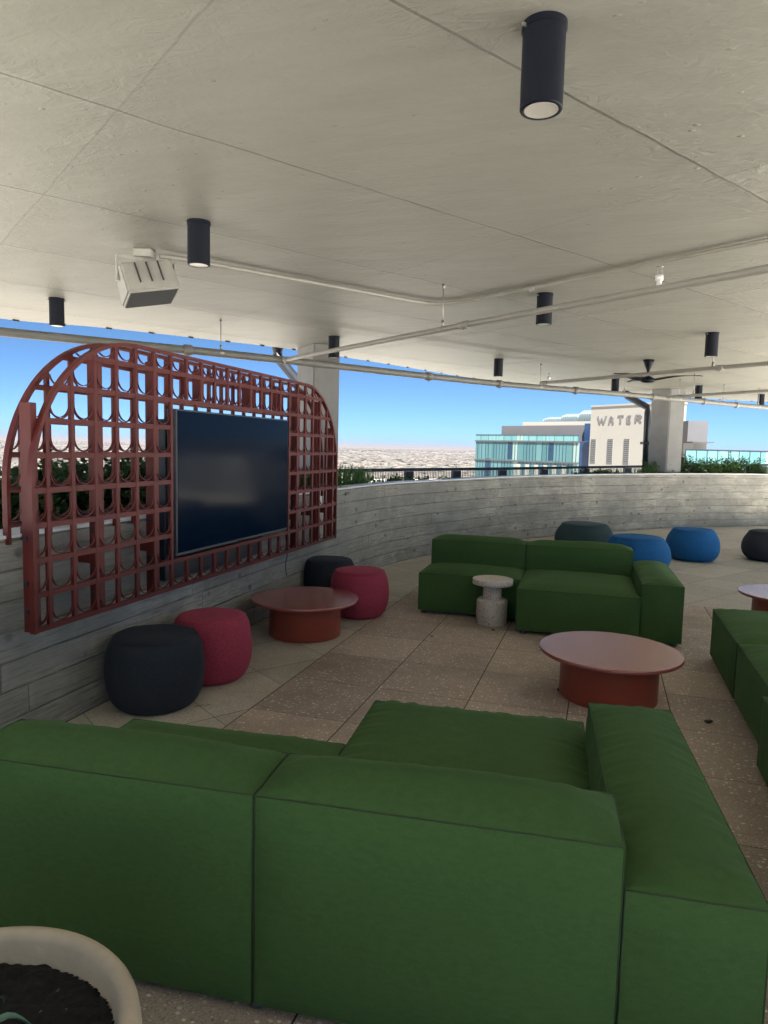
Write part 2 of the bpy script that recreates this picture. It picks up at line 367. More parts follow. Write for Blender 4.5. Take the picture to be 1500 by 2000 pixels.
M = {}
M['ceiling'] = m_ceiling()
M['brown'] = m_floor(True); M['pale'] = m_floor(False); M['wall'] = m_boardwall()
M['wall_top'] = m_simple('skylit_wall_top', (0.62, 0.64, 0.66), 0.4, 0.0, 0.06)  # pale colour carries the sky light on top of the wall
M['column'] = m_simple('column_concrete', (0.22, 0.218, 0.212), 0.75, 0, 0.14, 2.5, 0.3, 30)
M['green'] = m_fabric('green_upholstery', (0.044, 0.096, 0.027), sheen=0.10, heather=0.06)
M['greenpipe'] = m_simple('dark_green_piping', (0.020, 0.044, 0.012), 0.7)
M['foot'] = m_simple('grey_plastic', (0.06, 0.065, 0.075), 0.5)
M['black'] = m_fabric('charcoal_knit', (0.023, 0.027, 0.036), sheen=0.12, heather=0.15)
M['red'] = m_fabric('raspberry_knit', (0.32, 0.042, 0.075), heather=0.25, sheen=0.15)
M['blue'] = m_fabric('blue_knit', (0.009, 0.090, 0.25), sheen=0.15, heather=0.15)
M['teal'] = m_fabric('dark_teal_knit', (0.030, 0.058, 0.062), sheen=0.15, heather=0.15)
M['maroon'] = m_simple('maroon_powder_coat', (0.105, 0.017, 0.014), 0.5, 0, 0.10, 3, 0.08, 400)
M['maroon'].node_tree.nodes['Principled BSDF'].inputs['Specular IOR Level'].default_value = 0.3
M['table'] = m_simple('terracotta_lacquer', (0.270, 0.050, 0.033), 0.38, 0, 0.07, 3, 0.03, 300)
M['tabletop'] = m_simple('terracotta_tabletop', (0.29, 0.068, 0.050), 0.22, 0, 0.06, 3, rv=0.0)
M['tabletop'].node_tree.nodes['Principled BSDF'].inputs['Specular IOR Level'].default_value = 0.8
M['tabletop'].node_tree.nodes['Principled BSDF'].inputs['Coat Weight'].default_value = 0.55
M['tabletop'].node_tree.nodes['Principled BSDF'].inputs['Coat Roughness'].default_value = 0.22
M['tvscreen'] = m_simple('screen_glass', (0.0035, 0.010, 0.024), 0.10, 0, 0.05, 1, rv=0.0)
M['tvscreen'].node_tree.nodes['Principled BSDF'].inputs['Specular IOR Level'].default_value = 0.03
M['tvframe'] = m_simple('silver_bezel', (0.055, 0.06, 0.07), 0.45, 0.3)
M['tvbox'] = m_simple('enclosure_black', (0.012, 0.018, 0.028), 0.5)
M['lamp'] = m_simple('navy_black_metal', (0.004, 0.006, 0.012), 0.5, 0.0, 0.15, 3, 0.05, 300)
M['lamp'].node_tree.nodes['Principled BSDF'].inputs['Specular IOR Level'].default_value = 0.2
M['lens'] = m_simple('lamp_lens', (0.42, 0.39, 0.35), 0.25, 0.0, 0.05)
M['pipe'] = m_simple('painted_pipe', (0.29, 0.28, 0.245), 0.45, 0.0, 0.08)
M['mainpipe'] = m_simple('shaded_pipe_paint', (0.15, 0.145, 0.13), 0.5, 0.0, 0.12)  # darker copy of the pipe paint, its shade against the sky in the colour
M['steel'] = m_simple('galvanised_rod', (0.30, 0.29, 0.27), 0.4, 0.6)
M['speaker'] = m_simple('speaker_plastic', (0.33, 0.32, 0.29), 0.5)
M['grille'] = m_simple('speaker_grille', (0.04, 0.04, 0.042), 0.6, 0, 0.1, 5, 0.5, 500)
M['white'] = m_simple('white_plastic', (0.75, 0.75, 0.73), 0.4)
M['terrazzo'] = m_terrazzo(); M['soil'] = m_soil()
M['pot'] = m_simple('cast_stone', (0.46, 0.385, 0.29), 0.8, 0, 0.20, 5, 0.35, 70)
M['rail'] = m_simple('dark_bronze_metal', (0.022, 0.026, 0.036), 0.45, 0.4)
M['hedge'] = m_leaf('hedge_leaf', (0.030, 0.080, 0.030), (0.085, 0.170, 0.055))
M['grass'] = m_leaf('blade_leaf', (0.05, 0.13, 0.03), (0.16, 0.28, 0.07))
M['twig'] = m_simple('twig_bark', (0.07, 0.055, 0.04), 0.8)
M['agave'] = m_simple('agave_skin', (0.10, 0.20, 0.15), 0.5, 0, 0.2, 8)
M['ground'] = m_ground()
M['stucco'] = m_simple('cream_panel', (0.19, 0.182, 0.165), 0.8, 0, 0.03, 0.2)
M['louvre'] = m_simple('grey_louvre', (0.17, 0.168, 0.165), 0.6, 0, 0.05)
M['penthouse'] = m_simple('penthouse_grey', (0.055, 0.055, 0.062), 0.7, 0, 0.08, 0.3)
M['navyclad'] = m_simple('navy_cladding', (0.006, 0.022, 0.065), 0.4, 0, 0.1, 0.3)
M['screenmetal'] = m_simple('pale_blue_metal', (0.075, 0.10, 0.115), 0.4, 0.2, 0.08, 0.5)
M['glass1'] = m_glassfacade('teal_curtain_wall', (0.030, 0.078, 0.082), (0.055, 0.118, 0.120), (0.006, 0.022, 0.040))
M['glass2'] = m_glassfacade('pale_glass_balustrade', (0.06, 0.15, 0.16), (0.095, 0.195, 0.205), (0.028, 0.09, 0.13), 1.6, 30)
M['letter'] = m_simple('grey_letter_metal', (0.09, 0.09, 0.095), 0.5)
M['slab'] = m_simple('grey_slab_edge', (0.035, 0.037, 0.042), 0.7)
M['house'] = m_simple('far_house_walls', (0.050, 0.042, 0.037), 0.9, 0, 0.35, 0.02)
M['fartree'] = m_simple('far_tree_green', (0.026, 0.025, 0.021), 0.9, 0, 0.35, 0.02)
M['gravel'] = m_simple('pale_gravel', (0.60, 0.60, 0.57), 0.9, 0, 0.25, 30, 0.5, 60)
M['bounce_white'] = m_simple('white_bounce_deck', (0.78, 0.80, 0.81), 0.7, 0, 0.05, 1)
M['bounce_grey'] = m_simple('grey_bounce_deck', (0.36, 0.355, 0.34), 0.8, 0, 0.08, 1)
M['debris'] = m_simple('dry_leaf', (0.03, 0.022, 0.015), 0.8)

# ------------------------------------------------------------------ the setting
def sheet(name, poly, z, mat):
    mb = MB(); mb.b.faces.new([mb.b.verts.new((u, v, z)) for u, v in poly])
    o = mb.build(name, mat, rz=-TH); return tag(o, kind='structure')
WALL = [(-2.80, -6, 1.10), (-2.80, 0, 1.10), (-2.84, 3.3, 1.10), (-2.89, 5.35, 1.10), (-2.88, 7.2, 1.10), (-2.80, 8.6, 1.10), (-2.52, 9.75, 1.103), (-2.13, 10.74, 1.11), (-1.52, 12.25, 1.12), (-0.72, 13.49, 1.135), (0.21, 14.67, 1.15), (1.27, 15.88, 1.16), (2.40, 16.83, 1.17), (3.57, 17.62, 1.175), (5.2, 18.3, 1.18), (7.5, 18.6, 1.18), (10.5, 18.0, 1.18), (14, 15.5, 1.18)]
wc = catmull(WALL, 8)
def offset_curve(pts, d):
    out = []
    for i, p in enumerate(pts):
        a = pts[max(0, i - 1)]; b = pts[min(len(pts) - 1, i + 1)]
        t = Vector((b.x - a.x, b.y - a.y, 0)).normalized(); nrm = Vector((-t.y, t.x, 0))
        out.append(Vector((p.x, p.y, p.z)) + nrm * d)
    return out
tag(sheet('floor', [(-1.97, -0.01), (4.13, -0.01), (4.13, 7.86), (-1.97, 7.86)], 0.0, M['brown']))
fl = [(p.x - 0.05, p.y) for p in wc] + [(14, -6)]
sheet('pavement', fl, -0.004, M['pale'])
mb = MB()
for a, b, c_, d in (((8.6, -0.75), (22, -0.75), (22, 22), (13.8, 18.2)), ((4.3, -0.75), (8.6, -0.75), (13.8, 18.2), (9.9, 11.6))):
    mb.quad([(*a, .012), (*b, .012), (*c_, .012), (*d, .012)])
tag(mb.build('bounce_deck', M['bounce_white']), kind='structure')  # unseen white deck, added so sunlight bounces in from the right
mb = MB(); mb.quad([(-3.2, -14, .012), (22, -14, .012), (22, -0.752, .012), (-2.6, -0.752, .012)])
tag(mb.build('back_bounce_deck', M['bounce_grey']), kind='structure')  # unseen deck behind the camera, added to bounce sunlight in

# parapet wall, board-formed, sky light painted pale into its coping
wo_ = offset_curve(wc, 0.20)
root = empty('parapet_wall', W(-2.85, 5, 0), 0, 'curved grey board-formed concrete parapet wall around the terrace', 'wall')
mb = MB(); uvl = mb.b.loops.layers.uv.new('UVMap'); s = 0
rt = root.location
L_ = [0]
for a, b in zip(wc, wc[1:]): L_.append(L_[-1] + math.hypot(b.x - a.x, b.y - a.y))
for (off, crv) in ((0, wc), (50, wo_)):
    for i in range(len(crv) - 1):
        a, b = crv[i], crv[i + 1]
        vs = [mb.b.verts.new(W(a.x, a.y, -0.3) - rt), mb.b.verts.new(W(b.x, b.y, -0.3) - rt), mb.b.verts.new(W(b.x, b.y, b.z) - rt), mb.b.verts.new(W(a.x, a.y, a.z) - rt)]
        f = mb.b.faces.new(vs); f.smooth = True
        for lp, q in zip(f.loops, ((L_[i] + off, -0.3), (L_[i + 1] + off, -0.3), (L_[i + 1] + off, b.z), (L_[i] + off, a.z))): lp[uvl].uv = q
bmesh.ops.remove_doubles(mb.b, verts=mb.b.verts, dist=1e-4)
mb.build('wall_face', M['wall'], root, recalc=False)
mb = MB(); ci = offset_curve(wc, -0.006); co = offset_curve(wc, 0.215)
ringsc = [[mb.b.verts.new(W(a.x, a.y, a.z - 0.004) - rt), mb.b.verts.new(W(a.x, a.y, a.z + 0.012) - rt), mb.b.verts.new(W(b.x, b.y, b.z + 0.012) - rt), mb.b.verts.new(W(b.x, b.y, b.z - 0.03) - rt)] for a, b in zip(ci, co)]
for A, B in zip(ringsc, ringsc[1:]):
    for k in range(4): mb.b.faces.new((A[k], A[(k + 1) % 4], B[(k + 1) % 4], B[k]))
mb.build('wall_top', M['wall_top'], root)

# planting bed beyond the wall and the outer deck edge
outer = offset_curve(wc, 3.2)
mb = MB()
b0 = offset_curve(wc, 0.19)
for i in range(len(wc) - 1):
    mb.quad([W(b0[i].x, b0[i].y, 0.93), W(b0[i + 1].x, b0[i + 1].y, 0.93), W(outer[i + 1].x, outer[i + 1].y, 0.93), W(outer[i].x, outer[i].y, 0.93)])
    mb.quad([W(outer[i].x, outer[i].y, 0.93), W(outer[i + 1].x, outer[i + 1].y, 0.93), W(outer[i + 1].x, outer[i + 1].y, -1.5), W(outer[i].x, outer[i].y, -1.5)])
tag(mb.build('planting_bed', M['gravel']), kind='structure')

# ceiling slab
EDGE = [UV((-3.0, -3.6)), UV((-3.0, 1.2)), UV((-4.3, 4.6)), UV((-5.1, 7.2)), (-6.89, 6.57), (-6.07, 7.35), (-5.26, 8.38), (-4.48, 9.48), (-3.88, 10.74), (-3.3, 12.1), (-2.74, 13.46), (-1.95, 14.7), (-0.93, 15.75), (0.2, 17.0), (1.34, 18.18), (2.6, 19.4), (4.0, 20.4), (5.6, 21.2)]
ec = [(p.x, p.y) for p in catmull([(a, b, 0) for a, b in EDGE], 5)]
mb = MB(); poly = ec + [UV((12.2, 19.0)), UV((7.0, 9.8)), UV((3.4, -3.6))]  # unseen back and side outline drawn in to let sunlight bounce underneath
mb.prism(poly, 3.0, 3.28)
tag(mb.build('ceiling', M['ceiling'], rz=-TH), kind='structure')
# drip edge: small joints along the slab lip
ecv = [Vector((a, b, 0)) for a, b in ec]
def walk(pts, step, start):
    out = []; acc = 0; nxt = start
    for a, b in zip(pts, pts[1:]):
        L = (b - a).length
        while nxt <= acc + L: out.append((a.lerp(b, (nxt - acc) / L), (b - a).normalized())); nxt += step
        acc += L
    return out
dr = empty('drip_edge', W(-5.26, 8.38, 3.0), -TH, 'row of short dark drip tabs under the curved lip of the ceiling', 'drip edge')
for p, d in walk(ecv, 0.52, 9.0):
    nrm = Vector((-d.y, d.x, 0)) * -1
    q = p + nrm * 0.05 - Vector((-5.26, 8.38, 0)); mb = MB()
    mb.box(-.04, .04, -.008, .008, -.018, -.0005, Matrix.Translation(q) @ Matrix.Rotation(math.atan2(d.y, d.x) + .35, 4, 'Z'), .004); mb.build('drip_tab', M['slab'], dr)

# ground far below, with low hills towards the horizon
GZ = -62.0
mb = MB(); rr = [0, 300, 800, 1400, 2200, 3200, 4500, 6000, 8000, 10500, 14000, 19000, 27000, 45000]; NS = 160
rings_ = []
for r in rr:
    row = []
    for k in range(NS if r else 1):
        a = 2 * math.pi * k / NS; x, y = r * math.cos(a), r * math.sin(a)
        h = 0
        if r > 1500: h = (noise.noise(Vector((x * 0.00022, y * 0.00022, 3.1))) * 0.5 + 0.35) * min(1, (r - 1500) / 9000) * 62 + noise.noise(Vector((x * 0.0009, y * 0.0009, 1.1))) * 10 * min(1, (r - 1500) / 4000)
        if r > 30000: h = min(h, 10)
        row.append(mb.b.verts.new((x, y, GZ + h)))
    rings_.append(row)
for A, B in zip(rings_, rings_[1:]):
    for k in range(NS):
        k2 = (k + 1) % NS
        f = mb.b.faces.new((A[0], B[k], B[k2])) if len(A) == 1 else mb.b.faces.new((A[k], B[k], B[k2], A[k2])); f.smooth = True
gobj = mb.build('ground', M['ground']); tag(gobj, kind='structure')
def ground_h(x, y):
    r = math.hypot(x, y); h = 0
    if r > 1500: h = (noise.noise(Vector((x * 0.00022, y * 0.00022, 3.1))) * 0.5 + 0.35) * min(1, (r - 1500) / 9000) * 62 + noise.noise(Vector((x * 0.0009, y * 0.0009, 1.1))) * 10 * min(1, (r - 1500) / 4000)
    return GZ + h
# distant houses and trees
R_ = random.Random(4)
mh = MB(); mt = MB()
for i in range(5200):
    a = rad(R_.uniform(-34, 34)); r = 1300 * math.exp(R_.random() * 2.2)
    x, y = r * math.sin(a), r * math.cos(a); g = ground_h(x, y) - 1.5
    if R_.random() < 0.42:
        sz = R_.uniform(9, 22) * (1 + r / 9000); hh = R_.uniform(5, 9) * (1 + r / 16000); dx = sz; dy = sz * R_.uniform(0.5, 0.9)
        mh.box(x - dx / 2, x + dx / 2, y - dy / 2, y + dy / 2, g, g + hh)
        zz = g + hh
        mh.quad([(x - dx / 2, y - dy / 2, zz), (x + dx / 2, y - dy / 2, zz), (x + dx / 3, y, zz + hh * .4), (x - dx / 3, y, zz + hh * .4)])
        mh.quad([(x - dx / 2, y + dy / 2, zz), (x + dx / 2, y + dy / 2, zz), (x + dx / 3, y, zz + hh * .4), (x - dx / 3, y, zz + hh * .4)])
    else:
        sz = R_.uniform(8, 26) * (1 + r / 7000); t = bmesh.new(); bmesh.ops.create_icosphere(t, subdivisions=1, radius=1)
        for v in t.verts: v.co = Vector((v.co.x * sz * R_.uniform(.7, 1.2), v.co.y * sz * R_.uniform(.7, 1.2), v.co.z * R_.uniform(4, 7) * (1 + r / 12000) + 3)) + Vector((x, y, g))
        mt.add(t)
tag(mh.build('far_houses', M['house']), 'pale scattered houses of the suburb towards the horizon', 'houses', kind='stuff')
tag(mt.build('far_trees', M['fartree']), 'grey-green tree clumps scattered through the distant suburb', 'trees', kind='stuff')

# ------------------------------------------------------------------ columns
def column(name, A, B, C_, z0, label):
    A, B, C_ = Vector((*A, 0)), Vector((*B, 0)), Vector((*C_, 0)); D = A + C_ - B
    root = empty(name, W(B.x, B.y, z0), -TH, label, 'column', 'concrete columns behind the parapet')
    mb = MB(); poly = [((p - B).x, (p - B).y) for p in (A, B, C_, D)]
    cx = sum(p[0] for p in poly) / 4; cy = sum(p[1] for p in poly) / 4
    t = bmesh.new(); a = [t.verts.new((p[0], p[1], 0)) for p in poly]; b = [t.verts.new((p[0], p[1], 2.996 - z0)) for p in poly]
    t.faces.new(list(reversed(a))); t.faces.new(b)
    for i in range(4): t.faces.new((a[i], a[(i + 1) % 4], b[(i + 1) % 4], b[i]))
    bmesh.ops.bevel(t, geom=[e for e in t.edges if abs(e.verts[0].co.z - e.verts[1].co.z) > 1], offset=0.015, segments=2, affect='EDGES')
    mb.add(t); mb.build('shaft', M['column'], root)
    return root
column('concrete_column', (-4.36, 9.42), (-3.90, 8.97), (-3.61, 9.22), 0.9, 'square concrete column behind the maroon screen, under the ceiling edge')
column('concrete_column', (0.93, 16.56), (1.30, 16.28), (1.62, 16.42), 0.9, 'square concrete column in front of the cream building')

# ------------------------------------------------------------------ railing on the outer edge
RAILP = [(-5.75, -1.0, 1.2), (-5.7, 2.5, 1.2), (-5.55, 5.5, 1.2), (-4.6, 8.2, 1.22)]
def from_px(px, py, D):      # plan point at depth D along a measured bearing (metres)
    c = Vector(((px - 750) / 1350, -(py - 1000) / 1350, -1)); d = (cam.matrix_world.to_3x3() @ c); t = D / d.y
    p = Vector((0, 0, EYE)) + d * t; u, v = UV(p); return (u, v, p.z)
cam_pts = [(663, 916, 10.9), (830, 914, 13.0), (960, 913, 14.5), (1100, 911, 16.2), (1244, 909, 17.6), (1335, 908, 18.2), (1500, 906, 19.0), (1700, 904, 19.0)]
rp = catmull(RAILP + [from_px(*q) for q in cam_pts], 6)
rp = [p for p in rp]
# resample by arc length
def resample(pts, step):
    out = [pts[0]]; acc = 0
    for a, b in zip(pts, pts[1:]):
        d = (b - a).length; t = step - acc
        while t <= d: out.append(a.lerp(b, t / d)); t += step
        acc = (acc + d) % step if t > d else acc
        acc = d - (t - step)
    return out
rs = resample(rp, 0.05)
root = empty('railing', W(*rp[20]), 0, 'long dark metal railing with fine pickets beyond the planting, along the roof edge', 'railing')
rt = root.location
mb = MB()
for i in range(len(rp) - 1):
    a, b = W(*rp[i]) - rt, W(*rp[i + 1]) - rt; d = (b - a); ang = math.atan2(d.y, d.x); L = math.hypot(d.x, d.y)
    Mx = Matrix.Translation(a) @ Matrix.Rotation(ang, 4, 'Z') @ Matrix.Rotation(-math.atan2(d.z, L), 4, 'Y')
    mb.box(-0.01, L + 0.01, -0.035, 0.035, -0.055, 0.0, Mx)
mb.build('top_rail', M['rail'], root)
BAY = 30
for k in range(0, len(rs) - BAY, BAY):
    if k < 60: continue
    mb = MB()
    for j in range(k + 2, k + BAY - 1):
        p = W(*rs[j]) - rt; mb.box(p.x - 0.006, p.x + 0.006, p.y - 0.006, p.y + 0.006, p.z - 0.40, p.z - 0.05)
    for dz in (0.20, 0.38):
        pts = [W(*rs[j]) - rt - Vector((0, 0, dz)) for j in (k + 1, k + BAY // 2, k + BAY - 1)]
        mb.tube(pts, 0.008, 4)
    mb.build('picket_panel', M['rail'], root)
    p = W(*rs[k]) - rt; q = W(*rs[k + 1]) - rt; ang = math.atan2(q.y - p.y, q.x - p.x)
    mb = MB(); mb.box(-0.11, 0.11, -0.04, 0.04, -0.42, -0.06, Matrix.Translation(p) @ Matrix.Rotation(ang, 4, 'Z'), 0.004); mb.build('post', M['rail'], root)

# ------------------------------------------------------------------ downspouts beside the columns
def downspout(pts, w, label):
    base = pts[-1]; root = empty('downspout', base, 0, label, 'downspout', 'dark downspouts beside the columns')
    mb = MB(); P_ = [Vector(p) - Vector(base) for p in pts]; mb.tube(P_, w, 4); mb.build('pipe', M['rail'], root)
    h = P_[0]; mb = MB(); mb.lathe([(0, -0.02), (w * 0.9, -0.02), (w * 1.35, 0.14), (w * 1.35, 0.2), (0, 0.2)], 16, h); mb.build('outlet_head', M['rail'], root)
    for fz in (0.55, 0.15):
        q = P_[-1].lerp(P_[-2], fz); mb = MB(); mb.box(q.x - w * 1.4, q.x + w * 1.4, q.y - w * 1.4, q.y + w * 1.4, q.z - .03, q.z + .03); mb.build('clamp', M['rail'], root)
def WP(px, py, D): return W(*from_px(px, py, D))
downspout([WP(1222, 766, 16.0), WP(1225, 774, 16.0), WP(1264, 795, 16.0), WP(1265, 804, 16.0), WP(1259, 940, 16.0)], 0.075, 'dark angled downspout beside the column in front of the cream building')
downspout([WP(542, 690, 10.9), WP(544, 700, 10.9), WP(582, 745, 10.9), WP(584, 760, 10.9), WP(584, 960, 10.9)], 0.075, 'dark angled downspout partly behind the column left of the maroon screen edge')

# ------------------------------------------------------------------ plants in the bed
def leaf_quad(mb, p, d, w, l, up=None, bend=0.25):
    d = d.normalized(); sd_ = d.cross(Vector((0, 0, 1)));
    if sd_.length < .05: sd_ = Vector((1, 0, 0))
    sd_.normalize(); nrm = sd_.cross(d)
    m = p + d * l * 0.5 + nrm * l * bend * 0.3; e = p + d * l - nrm * l * bend * 0.4
    vs = [mb.b.verts.new(q) for q in (p, m - sd_ * w, e, m + sd_ * w)]
    f = mb.b.faces.new(vs)
def shrub(u, v, w, d, h, n, label, mat, seed, z=0.93, name='shrub', leaf=(0.018, 0.06), group=None, twigs=10):
    R = random.Random(seed); root = empty(name, W(u, v, z), -TH, label, 'shrub', group)
    mb = MB(); tips = []
    for i in range(twigs):
        a = R.uniform(0, 6.28); tx, ty = math.cos(a) * w * .5 * R.random() ** .5, math.sin(a) * d * .5 * R.random() ** .5
        hh = h * R.uniform(.65, 1.12); tips.append(Vector((tx, ty, hh)))
        mb.tube([(tx * .2, ty * .2, 0), (tx * .6, ty * .6, hh * .5), (tx, ty, hh)], [.008, .005, .0025], 5)
    mb.build('stem', M['twig'], root)
    mb = MB()
    for i in range(n):
        if R.random() < 0.5:
            tp = R.choice(tips); f = R.uniform(.35, 1.0); c = Vector((tp.x * f, tp.y * f, tp.z * f)) + Vector((R.gauss(0, .04), R.gauss(0, .04), R.gauss(0, .03)))
        else:
            a = R.uniform(0, 6.28); q = R.random() ** .5; c = Vector((math.cos(a) * w * .5 * q, math.sin(a) * d * .5 * q, h * (R.random() ** 0.8) * (0.92 - .35 * q * q)))
            if noise.noise((c + Vector((u, v, 0))) * 4.0) < -0.22: continue
        dr = Vector((R.gauss(0, 1), R.gauss(0, 1), R.gauss(.35, .7)))
        leaf_quad(mb, c, dr, leaf[0] * R.uniform(.7, 1.3), leaf[1] * R.uniform(.7, 1.3))
    mb.build('foliage', mat, root); return root
def blades(u, v, r, h, n, label, seed, wdt=0.012, lean=0.5, name='grass_clump', group=None, z=0.93, mat=None):
    R = random.Random(seed); root = empty(name, W(u, v, z), -TH, label, 'plant', group); mb = MB()
    for i in range(n):
        a = R.uniform(0, 6.28); a2 = R.uniform(0, 6.28); b = Vector((math.cos(a) * r * R.random(), math.sin(a) * r * R.random(), 0)); hh = h * R.uniform(.5, 1.1); ln = lean * R.uniform(.2, 1.2) * hh
        dr = Vector((math.cos(a2), math.sin(a2), 0)); sdv = Vector((-dr.y, dr.x, 0)) * wdt * R.uniform(.7, 1.3); prev = None
        for k in range(5):
            t = k / 4; c = b + dr * ln * t * t + Vector((0, 0, hh * (t - .18 * t * t))); w_ = (1 - t) ** .6 if k < 4 else 0.04
            cur = (mb.b.verts.new(c - sdv * w_), mb.b.verts.new(c + sdv * w_))
            if prev: mb.b.faces.new((prev[0], prev[1], cur[1], cur[0]))
            prev = cur
    mb.build('foliage', mat or M['grass'], root); return root
HG = 'shrubs of the hedge behind the maroon screen'
hl = [('dense dark hedge shrub beyond the far left end of the screen', -4.15, 3.1), ('hedge shrub seen through the left arch of the screen', -4.05, 3.95),
      ('hedge shrub seen through the screen, second from the left end', -4.0, 4.75), ('hedge shrub seen just left of the television', -4.0, 5.55), ('hedge shrub hidden behind the middle of the television', -4.0, 6.4), ('hedge shrub behind the right part of the screen', -3.9, 7.4)]
for i, (lb, u, v) in enumerate(hl):
    shrub(u, v, 1.25, 1.15, (0.52, 0.50, 0.47, 0.44, 0.42, 0.34)[i], 6500, lb, M['hedge'], 10 + i, name='hedge_shrub', leaf=(0.021, 0.060), group=HG, twigs=26)
# low plants further along the wall
def along(s, off):      # plan point on the offset wall curve at arc length s
    for i in range(len(L_) - 1):
        if L_[i + 1] >= s:
            f = (s - L_[i]) / (L_[i + 1] - L_[i]); a = offset_curve(wc, off); p = a[i].lerp(a[i + 1], f); return p.x, p.y
def s_at_px(px):
    best = None
    for i in range(len(wc)):
        p = W(wc[i].x, wc[i].y, wc[i].z) - Vector((0, 0, EYE)); c = cam.matrix_world.to_3x3().transposed() @ p
        if c.z > -1: continue
        x = 750 - 1350 * c.x / c.z
        if best is None or abs(x - px) < best[0]: best = (abs(x - px), L_[i], i)
    return best[1]
pl = [(690, 0.45, 0.50, 80, 'dark leaning strap leaves just right of the screen', 0.02, 0.9), (715, 0.5, 0.54, 80, 'strap-leaved plant leaning left over the railing post near the screen', 0.02, 1.0), (745, 0.5, 0.50, 70, 'upright blade plant on the wall, third to the right of the screen', 0.018, 0.4), (770, 0.5, 0.48, 60, 'thin blade plant, fourth to the right of the screen', 0.014, 0.5),
      (1285, 0.35, 0.36, 130, 'bright green grass tuft at the foot of the column by the cream building', 0.012, 0.7), (1262, 0.4, 0.26, 60, 'short grass tuft between downspout and column', 0.012, 0.6)]
for i, (px, off, h, n, lb, wd, ln) in enumerate(pl):
    u, v = along(s_at_px(px), off); blades(u, v, 0.28, h, n, lb, 50 + i, wd, ln, name='blade_plant', group='blade plants along the parapet', z=0.93 if px < 1000 else 0.99)
lp = [(680, .5, .2, 'low green shrub beside the right end of the screen'), (840, .6, .14, 'small dark ground shrub by the second railing post'), (870, .6, .17, 'low clump of leaves on the wall below the glass building corner'), (1205, .5, .20, 'dark low shrub under the cream building sign'), (1230, .5, .18, 'dark low shrub next to the downspout'), (1330, .5, .36, 'leafy shrub just right of the second column'), (1365, .5, .52, 'taller leafy shrub with leaning stems right of the second column'),
      (1400, .5, .46, 'leafy shrub on the wall above the two blue poufs'), (1435, .5, .52, 'leafy shrub before the pale glass balustrade'), (1470, .5, .50, 'leafy shrub near the right picture edge'), (1500, .5, .46, 'leafy shrub at the right end of the visible wall')]
for i, (px, off, h, lb) in enumerate(lp):
    u, v = along(s_at_px(px), off); shrub(u, v, 1.0, .5, h, 1300, lb, M['grass'] if i % 3 else M['hedge'], 80 + i, leaf=(0.018, 0.07), group='low shrubs along the parapet', twigs=12, z=.93 if px < 1000 else .99)

# ------------------------------------------------------------------ the maroon screen
PU = -2.66                     # front face line
def in_arch(v, z, v0, v1, top, r):
    if z > top: return False
    if v < v0 or v > v1: return False
    if z > top - r:
        if v < v0 + r and (v - v0 - r) ** 2 + (z - top + r) ** 2 > r * r: return False
        if v > v1 - r and (v - v1 + r) ** 2 + (z - top + r) ** 2 > r * r: return False
    return True
V0, V1, ZB, ZT, RA = 2.706, 6.762, 0.645, 2.155, 0.80
def arch_z(v):
    if v < V0 + RA: return ZT - RA + math.sqrt(max(0, RA * RA - (v - V0 - RA) ** 2))
    if v > V1 - RA: return ZT - RA + math.sqrt(max(0, RA * RA - (v - V1 + RA) ** 2))
    return ZT
def arch_v(z):      # left / right limits at height z
    if z <= ZT - RA: return V0, V1
    dx = math.sqrt(max(0, RA * RA - (z - ZT + RA) ** 2)); return V0 + RA - dx, V1 - RA + dx
VS = [2.806 + 0.175 * k for k in range(23)]; ZS = [0.64 + 0.175 * k for k in range(9)]
screen = empty('lattice_screen', W(PU, V0, 0.62), -TH, 'arched maroon metal lattice screen fixed to the wall around the television', 'lattice screen')
